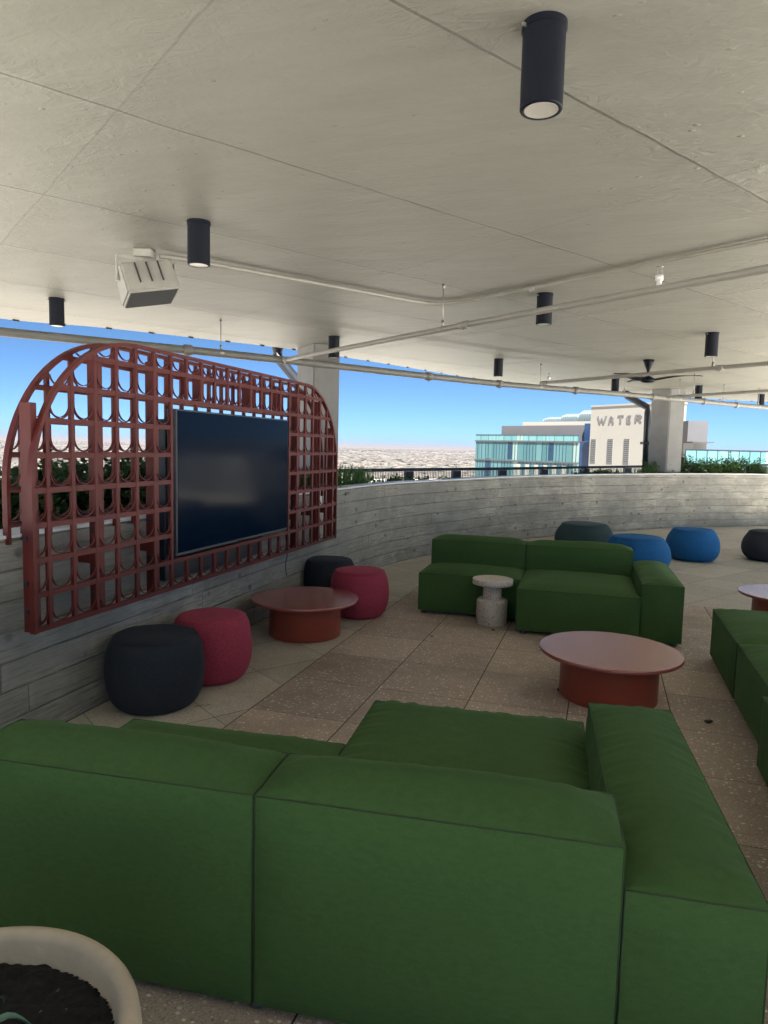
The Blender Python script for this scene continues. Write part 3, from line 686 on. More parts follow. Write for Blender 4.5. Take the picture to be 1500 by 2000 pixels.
def panel(name, u0, zb, opening):
    """u0 = front plane; bars run back by depth"""
    O = Vector((PU, V0, 0.62)); mb = MB(); B_, DP = 0.023, 0.020
    def bx(v0, v1, z0, z1, du=0, dp=DP): mb.box(u0 - du - dp - O.x, u0 - du - O.x, v0 - O.y, v1 - O.y, z0 - O.z, z1 - O.z)
    zlow = zb
    def op(v, z): return opening and 3.856 < v < 5.606 and 0.815 < z < 1.865
    # verticals
    for v in VS:
        zt = arch_z(v) - 0.012
        if opening and 3.857 < v < 5.605:
            bx(v - B_ / 2, v + B_ / 2, zlow, 0.815 - .013); bx(v - B_ / 2, v + B_ / 2, 1.865 + .013, zt)
        else: bx(v - B_ / 2, v + B_ / 2, zlow - (0.085 if not opening else 0), zt)
    # horizontals
    for z in ZS:
        if z < zb - .01: continue
        a, b = arch_v(z)
        if opening and 0.99 - .01 < z < 1.86 - .01:
            bx(a + .01, 3.856, z - .014, z + .014, 0.002, DP - .004); bx(5.606, b - .01, z - .014, z + .014, 0.002, DP - .004)
        else: bx(a + .01, b - .01, z - .014, z + .014, 0.002, DP - .004)
    # outer frame: flat bar bent round the arch
    path = [(V0, zlow - (0.1 if not opening else .02)), (V0, ZT - RA)]
    path += [(V0 + RA - RA * math.cos(a), ZT - RA + RA * math.sin(a)) for a in [math.pi / 2 * k / 20 for k in range(1, 21)]]
    path += [(V1 - RA + RA * math.sin(a), ZT - RA + RA * math.cos(a)) for a in [math.pi / 2 * k / 20 for k in range(0, 21)]]
    path += [(V1, zlow - (0.1 if not opening else .02))]
    strip(mb, path, u0 - O.x + .003, DP + .012, 0.022, O)
    # horseshoe strips in every cell
    vv = [VS[0] - .175] + VS + [VS[-1] + .175]
    for i in range(len(vv) - 1):
        a, b = vv[i] + B_ / 2, vv[i + 1] - B_ / 2; cx = (a + b) / 2; r = (b - a) / 2 - .004
        for z in ZS:
            if z < zb - .01: continue
            zc0, zc1 = z + .016, z + .175 - .016
            if opening and op(cx, z + .08): continue
            pts = [(cx - r, zc1)] + [(cx - r * math.cos(t), zc0 + .004 + r - r * math.sin(t)) for t in [math.pi * k / 14 for k in range(15)]] + [(cx + r, zc1)]
            run = []
            for p in pts + [None]:
                if p is not None and in_arch(p[0], p[1], V0 + .012, V1 - .012, ZT - .012, RA - .012): run.append(p)
                else:
                    if len(run) > 1: strip(mb, run, u0 - O.x - .001, .011, 0.0042, O)
                    run = []
    return mb.build(name, M['maroon'], screen)
def strip(mb, path, uf, dp, th, O):
    """flat bar of thickness th following path (v,z), face at u=uf, running back dp"""
    rows = []; n = len(path)
    for i, p in enumerate(path):
        a = path[max(0, i - 1)]; b = path[min(n - 1, i + 1)]; d = Vector((b[0] - a[0], b[1] - a[1])); d.normalize(); nr = Vector((-d.y, d.x)) * th / 2
        c = Vector((p[0] - O.y, p[1] - O.z))
        rows.append([mb.b.verts.new((uf, (c + nr).x, (c + nr).y)), mb.b.verts.new((uf, (c - nr).x, (c - nr).y)), mb.b.verts.new((uf - dp, (c - nr).x, (c - nr).y)), mb.b.verts.new((uf - dp, (c + nr).x, (c + nr).y))])
    for A, B in zip(rows, rows[1:]):
        for k in range(4): mb.b.faces.new((A[k], A[(k + 1) % 4], B[(k + 1) % 4], B[k]))
    mb.b.faces.new(rows[0]); mb.b.faces.new(list(reversed(rows[-1])))
panel('front_panel', PU, ZB, True)
panel('back_panel', PU - 0.155, 1.165, False)
for v in (2.745, 3.22, 3.73, 4.25, 4.94, 5.41, 5.86, 6.30, 6.66):
    mb = MB(); zt = (1.775 if v < 2.9 or v > 6.6 else min(arch_z(v) - .06, 2.09))
    mb.box(-0.095, -0.024, v - V0 - .02, v - V0 + .02, (1.865 - .62) if 3.87 < v < 5.59 else 0.0, zt - .62, bev=.003)
    o = mb.build('post', M['maroon'], screen)
    for z in (() if 3.87 < v < 5.59 else (0.11, 0.25, 0.48)):
        mb = MB(); mb.tube([(-.068, v - V0 - .0205, z), (-.068, v - V0 - .030, z)], .013, 6); mb.build('bolt', M['tvbox'], o)
    if v < 2.9 or 3.87 < v < 5.59: continue
    mb = MB(); mb.box(-.19, -.096, v - V0 - .018, v - V0 + .018, .28, .34, bev=.003); mb.build('wall_bracket', M['maroon'], o)
# television inside the opening
tv = empty('television', W(PU - .016, 3.9, 0.845), -TH, 'large dark flat television set in the opening of the maroon lattice', 'television')
mb = MB(); mb.box(-.055, .018, 0.0, 1.672, 0, .968, bev=.004); mb.build('housing', M['tvframe'], tv)
mb = MB(); mb.box(.019, .0215, .012, 1.660, .020, .957); mb.build('screen', M['tvscreen'], tv)
mb = MB(); mb.box(.019, .026, .80, .86, .003, .014); mb.build('sensor', M['tvbox'], tv)
mb = MB(); mb.box(-.15, -.058, -.02, 1.35, -.17, .90, bev=.006); mb.build('wall_enclosure', M['tvbox'], tv)
mb = MB(); mb.tube(catmull([W(-2.72, 5.66, .80), W(-2.70, 5.67, .62), W(-2.74, 5.72, .50), W(-2.72, 5.70, .40)], 6), .004, 6)
o = mb.build('hanging_cable', M['tvbox']); tag(o, 'short black cable dangling below the television against the wall', 'cable')
mb = MB(); mb.box(-.02, .02, -.045, .045, -.075, .075, bev=.006); o = mb.build('outlet_box', M['white'], loc=W(-2.855, 6.74, 1.05), rz=-TH); tag(o, 'small white outlet box on the wall behind the right end of the screen', 'outlet box')

# ------------------------------------------------------------------ upholstery
def cushion(w, d, h, puff, n=0.02, rise=0.15, wr=0.003, seed=0, M4=None, wsides=('top',), skip_bottom=True):
    """box w x d x h (corner at origin) with puffed faces, fine gathers near the seams"""
    t = bmesh.new(); vd = {}
    def cuts(L):
        e = [0, .006, .014, .026, .042, .062, .088]; k = max(2, int((L - .176) / (n))); mid = [.088 + (L - .176) * i / k for i in range(1, k)]
        return e + mid + [L - x for x in reversed(e)]
    X, Y, Z = cuts(w), cuts(d), cuts(h)
    def prof(a, L):
        m = min(a, L - a); s1 = math.sin(math.pi / 2 * min(1, m / rise)) if m > 0 else 0
        return s1 ** 0.7
    faces = {'top': (X, Y, w, d, lambda a, b: Vector((a, b, h)), Vector((0, 0, 1)), puff[0]),
             'bot': (X, Y, w, d, lambda a, b: Vector((a, b, 0)), Vector((0, 0, -1)), 0),
             'front': (X, Z, w, h, lambda a, b: Vector((a, d, b)), Vector((0, 1, 0)), puff[1]),
             'back': (X, Z, w, h, lambda a, b: Vector((a, 0, b)), Vector((0, -1, 0)), puff[2]),
             'left': (Y, Z, d, h, lambda a, b: Vector((0, a, b)), Vector((-1, 0, 0)), puff[3]),
             'right': (Y, Z, d, h, lambda a, b: Vector((w, a, b)), Vector((1, 0, 0)), puff[3])}
    def V_(p, k, edge):
        if edge: key = (round(k.x, 5), round(k.y, 5), round(k.z, 5))
        else: key = (round(p.x, 6), round(p.y, 6), round(p.z, 6))
        if key not in vd: vd[key] = t.verts.new(p)
        return vd[key]
    for nm, (A, B, LA, LB, fn, nr, pf) in faces.items():
        g = []
        for a in A:
            row = []
            for b in B:
                base = fn(a, b); f = prof(a, LA) * prof(b, LB)
                off = pf * f * (0.72 + 0.28 * math.sin(math.pi * a / LA) * math.sin(math.pi * b / LB))
                edge = a in (A[0], A[-1]) or b in (B[0], B[-1])
                if not edge and nm != 'bot':
                    # gathers run away from the seams
                    da, db = min(a, LA - a), min(b, LB - b)
                    g1 = noise.noise(Vector((b * 30, seed * 3.1 + (0 if a < LA / 2 else 9), a * 3))) * math.exp(-da / .07)
                    g2 = noise.noise(Vector((a * 30, seed * 5.7 + (0 if b < LB / 2 else 9), b * 3))) * math.exp(-db / .07)
                    k_ = 1.0 if nm in wsides else 0.35
                    w1 = 1 - math.exp(-da / .012); w2 = 1 - math.exp(-db / .012); off += k_ * wr * (g1 + g2) * w1 * w2 + 0.009 * noise.noise(Vector((a * 3.1, b * 3.1, seed + 1.3))) * f
                p = base + nr * off
                row.append(V_(p, base, edge))
            g.append(row)
        for i in range(len(A) - 1):
            for j in range(len(B) - 1):
                vs = [g[i][j], g[i + 1][j], g[i + 1][j + 1], g[i][j + 1]]
                if nr in (Vector((0, 1, 0)), Vector((0, 0, -1)), Vector((-1, 0, 0))): vs.reverse()
                try: f = t.faces.new(vs); f.smooth = True
                except ValueError: pass
    for e in t.edges:
        def on(v):
            c = v.co; s_ = 0
            s_ += (abs(c.x) < 1e-5 or abs(c.x - w) < 1e-5); s_ += (abs(c.y) < 1e-5 or abs(c.y - d) < 1e-5); s_ += (abs(c.z) < 1e-5 or abs(c.z - h) < 1e-5); return s_ >= 2
        if on(e.verts[0]) and on(e.verts[1]): e.smooth = False
    if M4 is not None: t.transform(M4)
    return t
def piping(w, d, h, r=0.0025, ins=0.0, M4=None, legs=True):
    mb = MB(); c = [(0, 0), (w, 0), (w, d), (0, d)]
    for z in (h,):
        pts = []
        for i in range(4):
            a, b = Vector((*c[i], z)), Vector((*c[(i + 1) % 4], z)); pts += [a.lerp(b, f) for f in (0.004, .25, .5, .75, .996)]
        mb.tube(pts, r, 6, closed=True)
    if legs:
        for p in c: mb.tube([(p[0], p[1], 0), (p[0], p[1], h)], r, 6)
    if M4 is not None: mb.b.transform(M4)
    return mb
def T(x, y, z): return Matrix.Translation((x, y, z))
def add_block(root, name, x, y, z, w, d, h, puff, seed, n=0.02, wr=.003, label=None):
    mb = MB(); mb.add(cushion(w, d, h, puff, n=n, wr=wr, seed=seed)); o = mb.build(name, M['green'], root, loc=(x, y, z), recalc=True)
    pp = piping(w, d, h).build('piping', M['greenpipe'], o)
    return o
def feet(root, pts):
    for (x, y) in pts:
        mb = MB(); mb.lathe([(0, 0), (.028, 0), (.03, .006), (.03, .034), (0, .034)], 14, (x, y, 0)); mb.build('foot', M['foot'], root)
def plinth(root, x0, x1, y0, y1):
    mb = MB(); mb.box(x0, x1, y0, y1, .012, .034, bev=.003); mb.build('base_frame', M['foot'], root)

# near sofa: local x along the back (to the left = -x), y towards the seats
nrot = -TH + rad(5.0)
ns = empty('sectional_sofa', W(0.10, 1.70, 0), nrot, 'large green sectional sofa in the foreground seen from behind', 'sofa', 'green sectional sofas')
g = .0035
add_block(ns, 'backrest', -0.965 + g, 0, .034, .965 - 2 * g, .27, .612, (.068, .034, .034, .014), 1, .013, .008)
add_block(ns, 'backrest', -1.93 + g, 0, .034, .965 - 2 * g, .27, .612, (.068, .034, .034, .014), 2, .013, .008)
add_block(ns, 'seat', -0.965 + g, .28, .034, .965 - 2 * g, 1.165, .355, (.052, .03, .0, .016), 3, .011, .017)
add_block(ns, 'seat', -1.93 + g, .28, .034, .965 - 2 * g, .655, .355, (.052, .03, .0, .016), 4, .014, .010)
add_block(ns, 'armrest', 0.0 + g, 0, .034, .325, 1.285, .505, (.052, .028, .028, .022), 5, .011, .016)
plinth(ns, -1.90, .30, .03, .9); feet(ns, [(-1.88, .05), (-.97, .05), (.05, .05), (.28, .05), (-1.88, .88), (-.9, 1.38), (-.06, 1.38), (.28, 1.22)])
# far sofa
fs = empty('sectional_sofa', W(0.31, 7.32, 0), -TH + rad(2.0) + math.pi, 'green sectional sofa facing the camera behind the terrazzo side table', 'sofa', 'green sectional sofas')
# local x to the viewer's left, y towards the viewer
add_block(fs, 'backrest', 0 + g, 0, .034, 1.02 - 2 * g, .27, .615, (.055, .026, .024, .012), 11, .03, .003)
add_block(fs, 'backrest', 1.02 + g, 0, .034, .97 - 2 * g, .27, .615, (.055, .026, .024, .012), 12, .03, .003)
add_block(fs, 'seat', 0 + g, .28, .034, 1.02 - 2 * g, 1.01, .362, (.050, .026, .0, .014), 13, .025, .012)
add_block(fs, 'seat', 1.02 + g, .28, .034, .97 - 2 * g, .58, .362, (.050, .026, .0, .014), 14, .03, .004)
add_block(fs, 'armrest', -.33, 0, .034, .33 - g, 1.26, .475, (.052, .024, .02, .018), 15, .025, .012)
plinth(fs, -.30, 1.96, .03, .82); feet(fs, [(-.28, .05), (.95, .05), (1.94, .05), (-.28, 1.2), (.06, 1.24), (.95, 1.24), (1.08, .8), (1.94, .8)])
# right sofa: seats open to the table, backs towards the right
rs_ = empty('sectional_sofa', W(0.875, 5.86, 0), -TH, 'green sectional sofa cut by the right picture edge, showing three seat ends', 'sofa', 'green sectional sofas')
for i in range(4):
    y0 = -1.03 * (i + 1)
    add_block(rs_, 'seat', (0, .005, -.055, -.075)[i] , y0 + g, .034, .70, 1.03 - 2 * g, .362, (.050, .024, .0, .018), 21 + i, .025, .012)
    add_block(rs_, 'backrest', .70 + (0, .005, -.055, -.075)[i], y0 + g, .034, .27, 1.03 - 2 * g, .612, (.055, .026, .024, .012), 31 + i, .04, .003)
plinth(rs_, .03, .9, -4.06, -.03); feet(rs_, [(.05, -.05), (.05, -1.03), (.05, -2.06), (.05, -3.1), (.92, -.05), (.92, -2.06), (.92, -4.05)])

# ------------------------------------------------------------------ tables
def coffee(u, v, r, br, h, label):
    root = empty('coffee_table', W(u, v, 0), -TH, label, 'coffee table', 'round terracotta coffee tables')
    mb = MB(); mb.lathe([(0, h - .024), (r - .006, h - .024), (r - .001, h - .018), (r, h - .012), (r - .001, h - .004), (r - .005, h), (0, h)], 96, sharp=(1, 5)); mb.build('table_top', M['tabletop'], root)
    mb = MB(); mb.lathe([(0, .003), (br - .004, .003), (br, .008), (br, h - .026), (0, h - .026)], 72, sharp=(1, 3)); mb.build('drum_base', M['table'], root)
    return root
coffee(0.10, 4.67, .452, .31, .315, 'round terracotta table with pale sky reflection, in front of the foreground sofa')
coffee(-2.35, 5.30, .452, .302, .315, 'round terracotta table under the television, between the poufs')
coffee(1.74, 7.26, .45, .32, .315, 'round terracotta table cut by the right picture edge')
st = empty('side_table', W(-.915, 6.27, 0), -TH, 'speckled terrazzo pedestal side table in front of the far green sofa', 'side table')
mb = MB(); mb.lathe([(0, .37), (.181, .37), (.184, .373), (.184, .417), (.181, .42), (0, .42)], 64, sharp=(1, 4)); mb.build('table_top', M['terrazzo'], st)
mb = MB(); mb.lathe([(0, .24), (.085, .24), (.085, .369), (0, .369)], 48, sharp=(1, 2)); mb.build('neck', M['terrazzo'], st)
mb = MB(); mb.lathe([(0, .002), (.138, .002), (.142, .006), (.142, .222), (.128, .236), (.12, .24), (0, .24)], 64, sharp=(1, 3, 5)); mb.build('drum_base', M['terrazzo'], st)

# ------------------------------------------------------------------ poufs
def pouf(x, y, r, h, mat, label, kind):
    root = empty('pouf', (x, y, 0), 0, label, 'pouf', 'round knitted poufs')
    if kind == 'tall': pr = [(0, .004), (.64, .004), (.78, .03), (.89, .12), (.965, .27), (.995, .43), (.99, .60), (.955, .76), (.90, .88), (.82, .955), (.70, .988), (.45, .997), (0, 1.0)]
    else: pr = [(0, .004), (.62, .004), (.78, .03), (.91, .14), (.98, .28), (1.0, .42), (.985, .56), (.94, .70), (.86, .83), (.78, .93), (.70, .985), (.45, 1.0), (0, 1.0)]
    c = catmull([(a * r, b * h, 0) for a, b in pr], 5)
    mb = MB(); mb.lathe([(0, c[0].y)] + [(max(.001, p.x), max(.003, p.y)) for p in c[2:-1]] + [(0, c[-1].y)], 64)
    for v in mb.b.verts: 
        d = v.co.normalized(); v.co += d * .006 * noise.noise(v.co * 5 + Vector((x, y, 0)))
    mb.build('cover', mat, root)
    mb = MB(); k = len(c) * 9 // 12; rr_ = c[k].x + .0015; mb.tube([(rr_ * math.cos(a), rr_ * math.sin(a), c[k].y) for a in [2 * math.pi * i / 64 for i in range(64)]], .0035, 5, closed=True); mb.build('seam', mat, root)
    return root
pouf(-1.375, 4.12, .295, .445, M['black'], 'charcoal tall pouf against the wall, nearest to the camera', 'tall')
pouf(-1.155, 4.62, .272, .445, M['red'], 'raspberry red tall pouf beside the nearest charcoal pouf', 'tall')
pouf(-.56, 7.15, .28, .43, M['black'], 'charcoal tall pouf behind the table under the television', 'tall')
pouf(-.215, 6.47, .282, .445, M['red'], 'raspberry red tall pouf right of the table under the television', 'tall')
pouf(3.20, 10.95, .46, .47, M['teal'], 'dark teal low pouf against the wall behind the far sofa', 'low')
pouf(3.46, 9.35, .44, .475, M['blue'], 'blue low pouf partly hidden by the far sofa armrest', 'low')
pouf(4.71, 10.45, .385, .475, M['blue'], 'blue low pouf standing free on the pale paving', 'low')
pouf(5.98, 10.60, .40, .455, M['black'], 'black low pouf cut by the right picture edge', 'low')

# ------------------------------------------------------------------ planter pot in the corner
pt = empty('planter_pot', (-.775, 1.133, 0), 0, 'round cast stone planter pot with dark soil in the lower left corner', 'planter')
mb = MB(); mb.lathe([(0, .002), (.24, .002), (.28, .03), (.33, .2), (.345, .36), (.347, .46), (.343, .490), (.336, .500), (.322, .502), (.312, .497), (.305, .485), (.298, .43), (.292, .36), (0, .36)], 96); mb.build('shell', M['pot'], pt)
mb = MB(); N_ = 84
gr = [[None] * (N_ + 1) for _ in range(N_ + 1)]
for i in range(N_ + 1):
    for j in range(N_ + 1):
        x, y = (i / N_ * 2 - 1) * .303, (j / N_ * 2 - 1) * .303; q = math.hypot(x, y)
        if q <= .303: gr[i][j] = mb.b.verts.new((x, y, .440 + .012 * noise.noise(Vector((x * 14, y * 14, 0))) + .007 * noise.noise(Vector((x * 50, y * 50, 2)))))
for i in range(N_):
    for j in range(N_):
        q = [gr[i][j], gr[i + 1][j], gr[i + 1][j + 1], gr[i][j + 1]]
        if all(q): f = mb.b.faces.new(q); f.smooth = True
mb.build('soil', M['soil'], pt)
ag = empty('agave_plant', (-.735, 1.145, .445), 0, 'small blue-green agave with curling leaves growing in the corner pot', 'plant')
R2 = random.Random(3)
for k in range(8):
    a = 2 * math.pi * k / 8 + .3; Lg = R2.uniform(.10, .17); mb = MB(); rows = []
    for i in range(9):
        t = i / 8; rr2 = Lg * t; z = .075 * math.sin(t * 2.9) + .012; w_ = .009 * math.sin(math.pi * (.12 + .86 * t)) + .001; d = Vector((math.cos(a + t * .5), math.sin(a + t * .5), 0)); sdv = Vector((-d.y, d.x, 0))
        c = d * rr2 + Vector((0, 0, z)); rows.append([mb.b.verts.new(c - sdv * w_ + Vector((0, 0, .004))), mb.b.verts.new(c - Vector((0, 0, .003))), mb.b.verts.new(c + sdv * w_ + Vector((0, 0, .004)))])
    for A, B in zip(rows, rows[1:]):
        for q in range(2): f = mb.b.faces.new((A[q], A[q + 1], B[q + 1], B[q])); f.smooth = True
    mb.build('leaf', M['agave'], ag)

# ------------------------------------------------------------------ ceiling lights
LG = 'black cylinder downlights under the ceiling'
def downlight(root=None):
    root = empty('downlight', (0, 0, 3.0), 0, '', 'ceiling light', LG)
    mb = MB(); mb.lathe([(0, -.0005), (.074, -.0005), (.0745, -.022), (.0705, -.024), (.0705, -.268), (.068, -.272), (.060, -.272), (.057, -.269), (0, -.269)], 40, sharp=(1, 2, 3, 4, 6)); mb.build('housing', M['lamp'], root)
    mb = MB(); mb.lathe([(0, -.2695), (.03, -.2695), (.054, -.2705), (.0565, -.2715), (.0565, -.2695)], 32); mb.build('lens', M['lens'], root)
    mb = MB(); mb.box(-.086, -.070, -.004, .004, -.024, -.014); mb.box(.070, .086, -.004, .004, -.024, -.014); mb.build('screw', M['steel'], root)
    return root
dl = None
for (u, v, lb) in [(-0.26, 2.46, 'largest and nearest black cylinder downlight at the top right of the ceiling'), (-2.54, 3.98, 'black cylinder downlight just right of the ceiling speaker'), (-5.31, 5.76, 'black cylinder downlight at the left, above the lattice arch'),
                   (-3.40, 8.46, 'black cylinder downlight in front of the column near the screen'), (-0.58, 6.49, 'black cylinder downlight crossed by the long diagonal pipe'), (-1.64, 10.94, 'small black cylinder downlight above the open sky, left of the glass building'),
                   (1.12, 8.91, 'black cylinder downlight at the right, above the ceiling fan'), (0.13, 13.86, 'small black cylinder downlight just left of the ceiling fan'), (1.78, 15.62, 'small black cylinder downlight just right of the second column'), (3.36, 17.87, 'farthest black cylinder downlight at the right picture edge')]:
    if dl is None: dl = downlight(); dl.location = W(u, v, 3.0); dl.rotation_euler.z = .4; dl['label'] = lb
    else: dup(dl, W(u, v, 3.0), .4, lb)

# ------------------------------------------------------------------ ceiling fan
fan = empty('ceiling_fan', W(.57, 11.32, 3.0), 0, 'black three-blade ceiling fan hanging near the second column', 'ceiling fan')
mb = MB(); mb.lathe([(0, 0), (.085, -.001), (.07, -.05), (.035, -.13), (.022, -.17), (.022, -.30), (0, -.30)], 24); mb.build('canopy', M['lamp'], fan)
mb = MB(); mb.lathe([(0, -.235), (.03, -.24), (.06, -.26), (.11, -.29), (.12, -.31), (.08, -.335), (0, -.345)], 28); mb.build('motor_hub', M['lamp'], fan)
for k in range(3):
    a0 = rad(-34) + 2 * math.pi * k / 3; mb = MB(); rows = []
    for i in range(12):
        t = i / 11; r_ = .08 + .68 * t; w_ = .02 + .075 * math.sin(math.pi * min(1, t * 1.15 + .05)) ** .8 * (1 - .45 * t); z = -.30 + .05 * math.sin(t * 2.2); tw = .35 * (1 - t)
        ca, sa = math.cos(a0 + t * .12), math.sin(a0 + t * .12); c = Vector((ca * r_, sa * r_, z)); sdv = Vector((-sa, ca, tw)) * w_
        rows.append([mb.b.verts.new(c - sdv + Vector((0, 0, .005))), mb.b.verts.new(c + sdv + Vector((0, 0, .005))), mb.b.verts.new(c + sdv - Vector((0, 0, .005))), mb.b.verts.new(c - sdv - Vector((0, 0, .005)))])
    for A, B in zip(rows, rows[1:]):
        for q in range(4): f = mb.b.faces.new((A[q], A[(q + 1) % 4], B[(q + 1) % 4], B[q])); f.smooth = True
    mb.b.faces.new(rows[0]); mb.b.faces.new(rows[-1]); mb.build('blade', M['lamp'], fan)

# ------------------------------------------------------------------ speaker
sp = empty('ceiling_speaker', W(-3.30, 4.47, 3.0), 0, 'pale grey box speaker hanging from the ceiling on a bracket', 'speaker')
mb = MB(); mb.box(-.075, .055, -.06, .06, -.055, -.0005, bev=.006); mb.build('junction_box', M['speaker'], sp)
SR = Matrix.Rotation(rad(32), 4, 'Z')
mb = MB()
mb.box(-.199, .199, -.02, .02, -.072, -.062, SR, .002); mb.box(-.212, -.200, -.022, .022, -.25, -.062, SR, .002); mb.box(.200, .212, -.022, .022, -.25, -.062, SR, .002)
mb.build('bracket', M['speaker'], sp)
TM = SR @ T(.0, 0.0, -.205) @ Matrix.Rotation(rad(-13), 4, 'Y') @ Matrix.Rotation(rad(-9), 4, 'X') @ Matrix.Scale(1.18, 4)
t = bmesh.new()
tp = [(-.158, -.085, .085), (.158, -.085, .085), (.158, .085, .085), (-.158, .085, .085)]; bt = [(-.163, -.13, -.115), (.163, -.13, -.115), (.163, .12, -.135), (-.163, .12, -.135)]
a = [t.verts.new(p) for p in tp]; b = [t.verts.new(p) for p in bt]
t.faces.new(a); t.faces.new(list(reversed(b)))
for i in range(4): t.faces.new((a[i], b[i], b[(i + 1) % 4], a[(i + 1) % 4]))
bmesh.ops.bevel(t, geom=list(t.edges), offset=.012, segments=3, affect='EDGES'); t.transform(TM)
mb = MB(); mb.add(t); cab = mb.build('cabinet', M['speaker'], sp)
mb = MB(); gm = [(-.145, -.115, -.119), (.145, -.115, -.119), (.145, .105, -.1385), (-.145, .105, -.1385)]
t = bmesh.new(); q = [t.verts.new(p) for p in gm]; q2 = [t.verts.new((p[0], p[1], p[2] + .01)) for p in gm]; t.faces.new(list(reversed(q))); t.faces.new(q2)
for i in range(4): t.faces.new((q[i], q[(i + 1) % 4], q2[(i + 1) % 4], q2[i]))
t.transform(TM); mb.add(t); mb.build('grille', M['grille'], sp)
mb = MB()
for x in (-.07, .0, .07):
    mb.box(x - .003, x + .003, -.115, -.098, -.08, .05, TM @ Matrix.Rotation(rad(-12), 4, 'X'))
mb.build('rib', M['grille'], cab)

# ------------------------------------------------------------------ pipes under the ceiling
def rod(mb, u, v, z0, z1, r=.006): mb.tube([W(u, v, z0), W(u, v, z1)], r, 6)
def pipe_thing(name, pts, r, label, couplings=(), rods=(), n=12, smooth=8, mat='pipe', heads=()):
    P_ = catmull(pts, smooth) if smooth else [Vector(p) for p in pts]
    Wp = [W(p.x, p.y, p.z) for p in P_]; root = empty(name, Wp[0], 0, label, 'pipe'); o = Wp[0]
    mb = MB(); mb.tube([p - o for p in Wp], r, n); mb.build('pipe_run', M[mat], root)
    Ls = [0]
    for a, b in zip(Wp, Wp[1:]): Ls.append(Ls[-1] + (b - a).length)
    def at(f):
        s = f * Ls[-1]
        for i in range(len(Ls) - 1):
            if Ls[i + 1] >= s: return Wp[i].lerp(Wp[i + 1], (s - Ls[i]) / (Ls[i + 1] - Ls[i])), (Wp[i + 1] - Wp[i]).normalized()
        return Wp[-1], (Wp[-1] - Wp[-2]).normalized()
    for f in couplings:
        p, d = at(f); p = p - o; mb = MB()
        mb.tube([p - d * .05, p - d * .045, p + d * .045, p + d * .05], [r * 1.08, r * 1.32, r * 1.32, r * 1.08], n); mb.tube([p - Vector((0, 0, r * 1.3)) - d * .01, p - Vector((0, 0, r * 1.3)) + d * .01], r * .35, 6); mb.build('coupling', M[mat], root)
    for f in rods:
        p, d = at(f); p = p - o; mb = MB()
        mb.tube([p + Vector((0, 0, r * .9)), Vector((p.x, p.y, 2.998 - o.z))], .006, 6); mb.tube([Vector((p.x, p.y, 2.96 - o.z)), Vector((p.x, p.y, 2.998 - o.z))], .014, 8)
        mb.lathe([(r * 1.12, -.012), (r * 1.12, .012)], 14, p + Vector((0, 0, 0))); mb.tube([p + Vector((0, 0, r)), p + Vector((0, 0, r + .05))], .013, 6)
        mb.build('hanger', M['steel'], root)
    for f in heads:
        p, d = at(f); p = p - o + Vector((0, 0, r * .8)); mb = MB()
        mb.lathe([(0, 0), (.016, 0), (.016, .030), (.024, .032), (.024, .062), (.010, .064), (0, .064)], 12, p); hd = mb.build('sprinkler_head', M['white'], root)
        mb = MB(); mb.tube([p + Vector((-.014, 0, .062)), p + Vector((-.014, 0, .10)), p + Vector((0, 0, .115)), p + Vector((.014, 0, .10)), p + Vector((.014, 0, .062))], .003, 5); mb.lathe([(0, .113), (.022, .113), (.022, .117), (0, .117)], 12, p); mb.build('deflector', M['steel'], hd)
    return root, at
zz = 2.62
mp = [(-6.9, 3.4, zz), (-6.25, 4.5, zz), (-5.64, 5.38, zz), (-5.07, 6.08, zz), (-4.41, 6.90, zz), (-3.76, 7.81, zz), (-2.66, 9.48, zz), (-1.45, 11.18, zz), (.11, 12.85, zz), (1.52, 14.5, zz), (3.3, 16.6, zz), (5.5, 18.2, zz)]
_, mat_ = pipe_thing('sprinkler_main', mp, .045, 'thick pale pipe curving along the open edge below the ceiling', (.215, .40, .475, .56, .66, .74, .80, .87), (.235, .52, .62, .70, .775, .84), mat='mainpipe')
pipe_thing('branch_pipe', [(-3.79, 7.77, zz), (-2.4, 6.72, zz), (-1.09, 5.72, zz), (-.1, 5.0, zz), (1.2, 4.05, zz)], .025, 'long pale branch pipe running diagonally to the upper right', (.01, .53), (.485,), smooth=4, heads=(.815,))
pipe_thing('branch_pipe', [(-.96, 10.9, 2.62), (.3, 9.85, 2.62), (1.68, 8.71, 2.62), (2.6, 7.95, 2.62)], .025, 'pale branch pipe passing in front of the ceiling fan', (.01, .62), (.60,), smooth=4, heads=(.03,))
pipe_thing('branch_pipe', [(1.05, 13.65, 2.62), (2.38, 12.35, 2.62), (3.6, 11.2, 2.62)], .025, 'farthest pale branch pipe right of the second column', (.01,), (.15,), smooth=4)
pipe_thing('conduit', [(-3.22, 4.52, 2.968), (-3.05, 4.72, 2.972), (-2.50, 5.48, 2.975), (-1.95, 6.24, 2.975), (-1.76, 6.49, 2.975), (-1.63, 6.60, 2.975), (-1.45, 6.60, 2.975), (-1.22, 6.50, 2.975), (-.85, 6.26, 2.975), (0, 5.70, 2.975), (.93, 5.09, 2.975), (2.2, 4.3, 2.975)], .017, 'thin bent electrical conduit on the ceiling from the speaker to the right', (.52,), (), n=8, smooth=5)

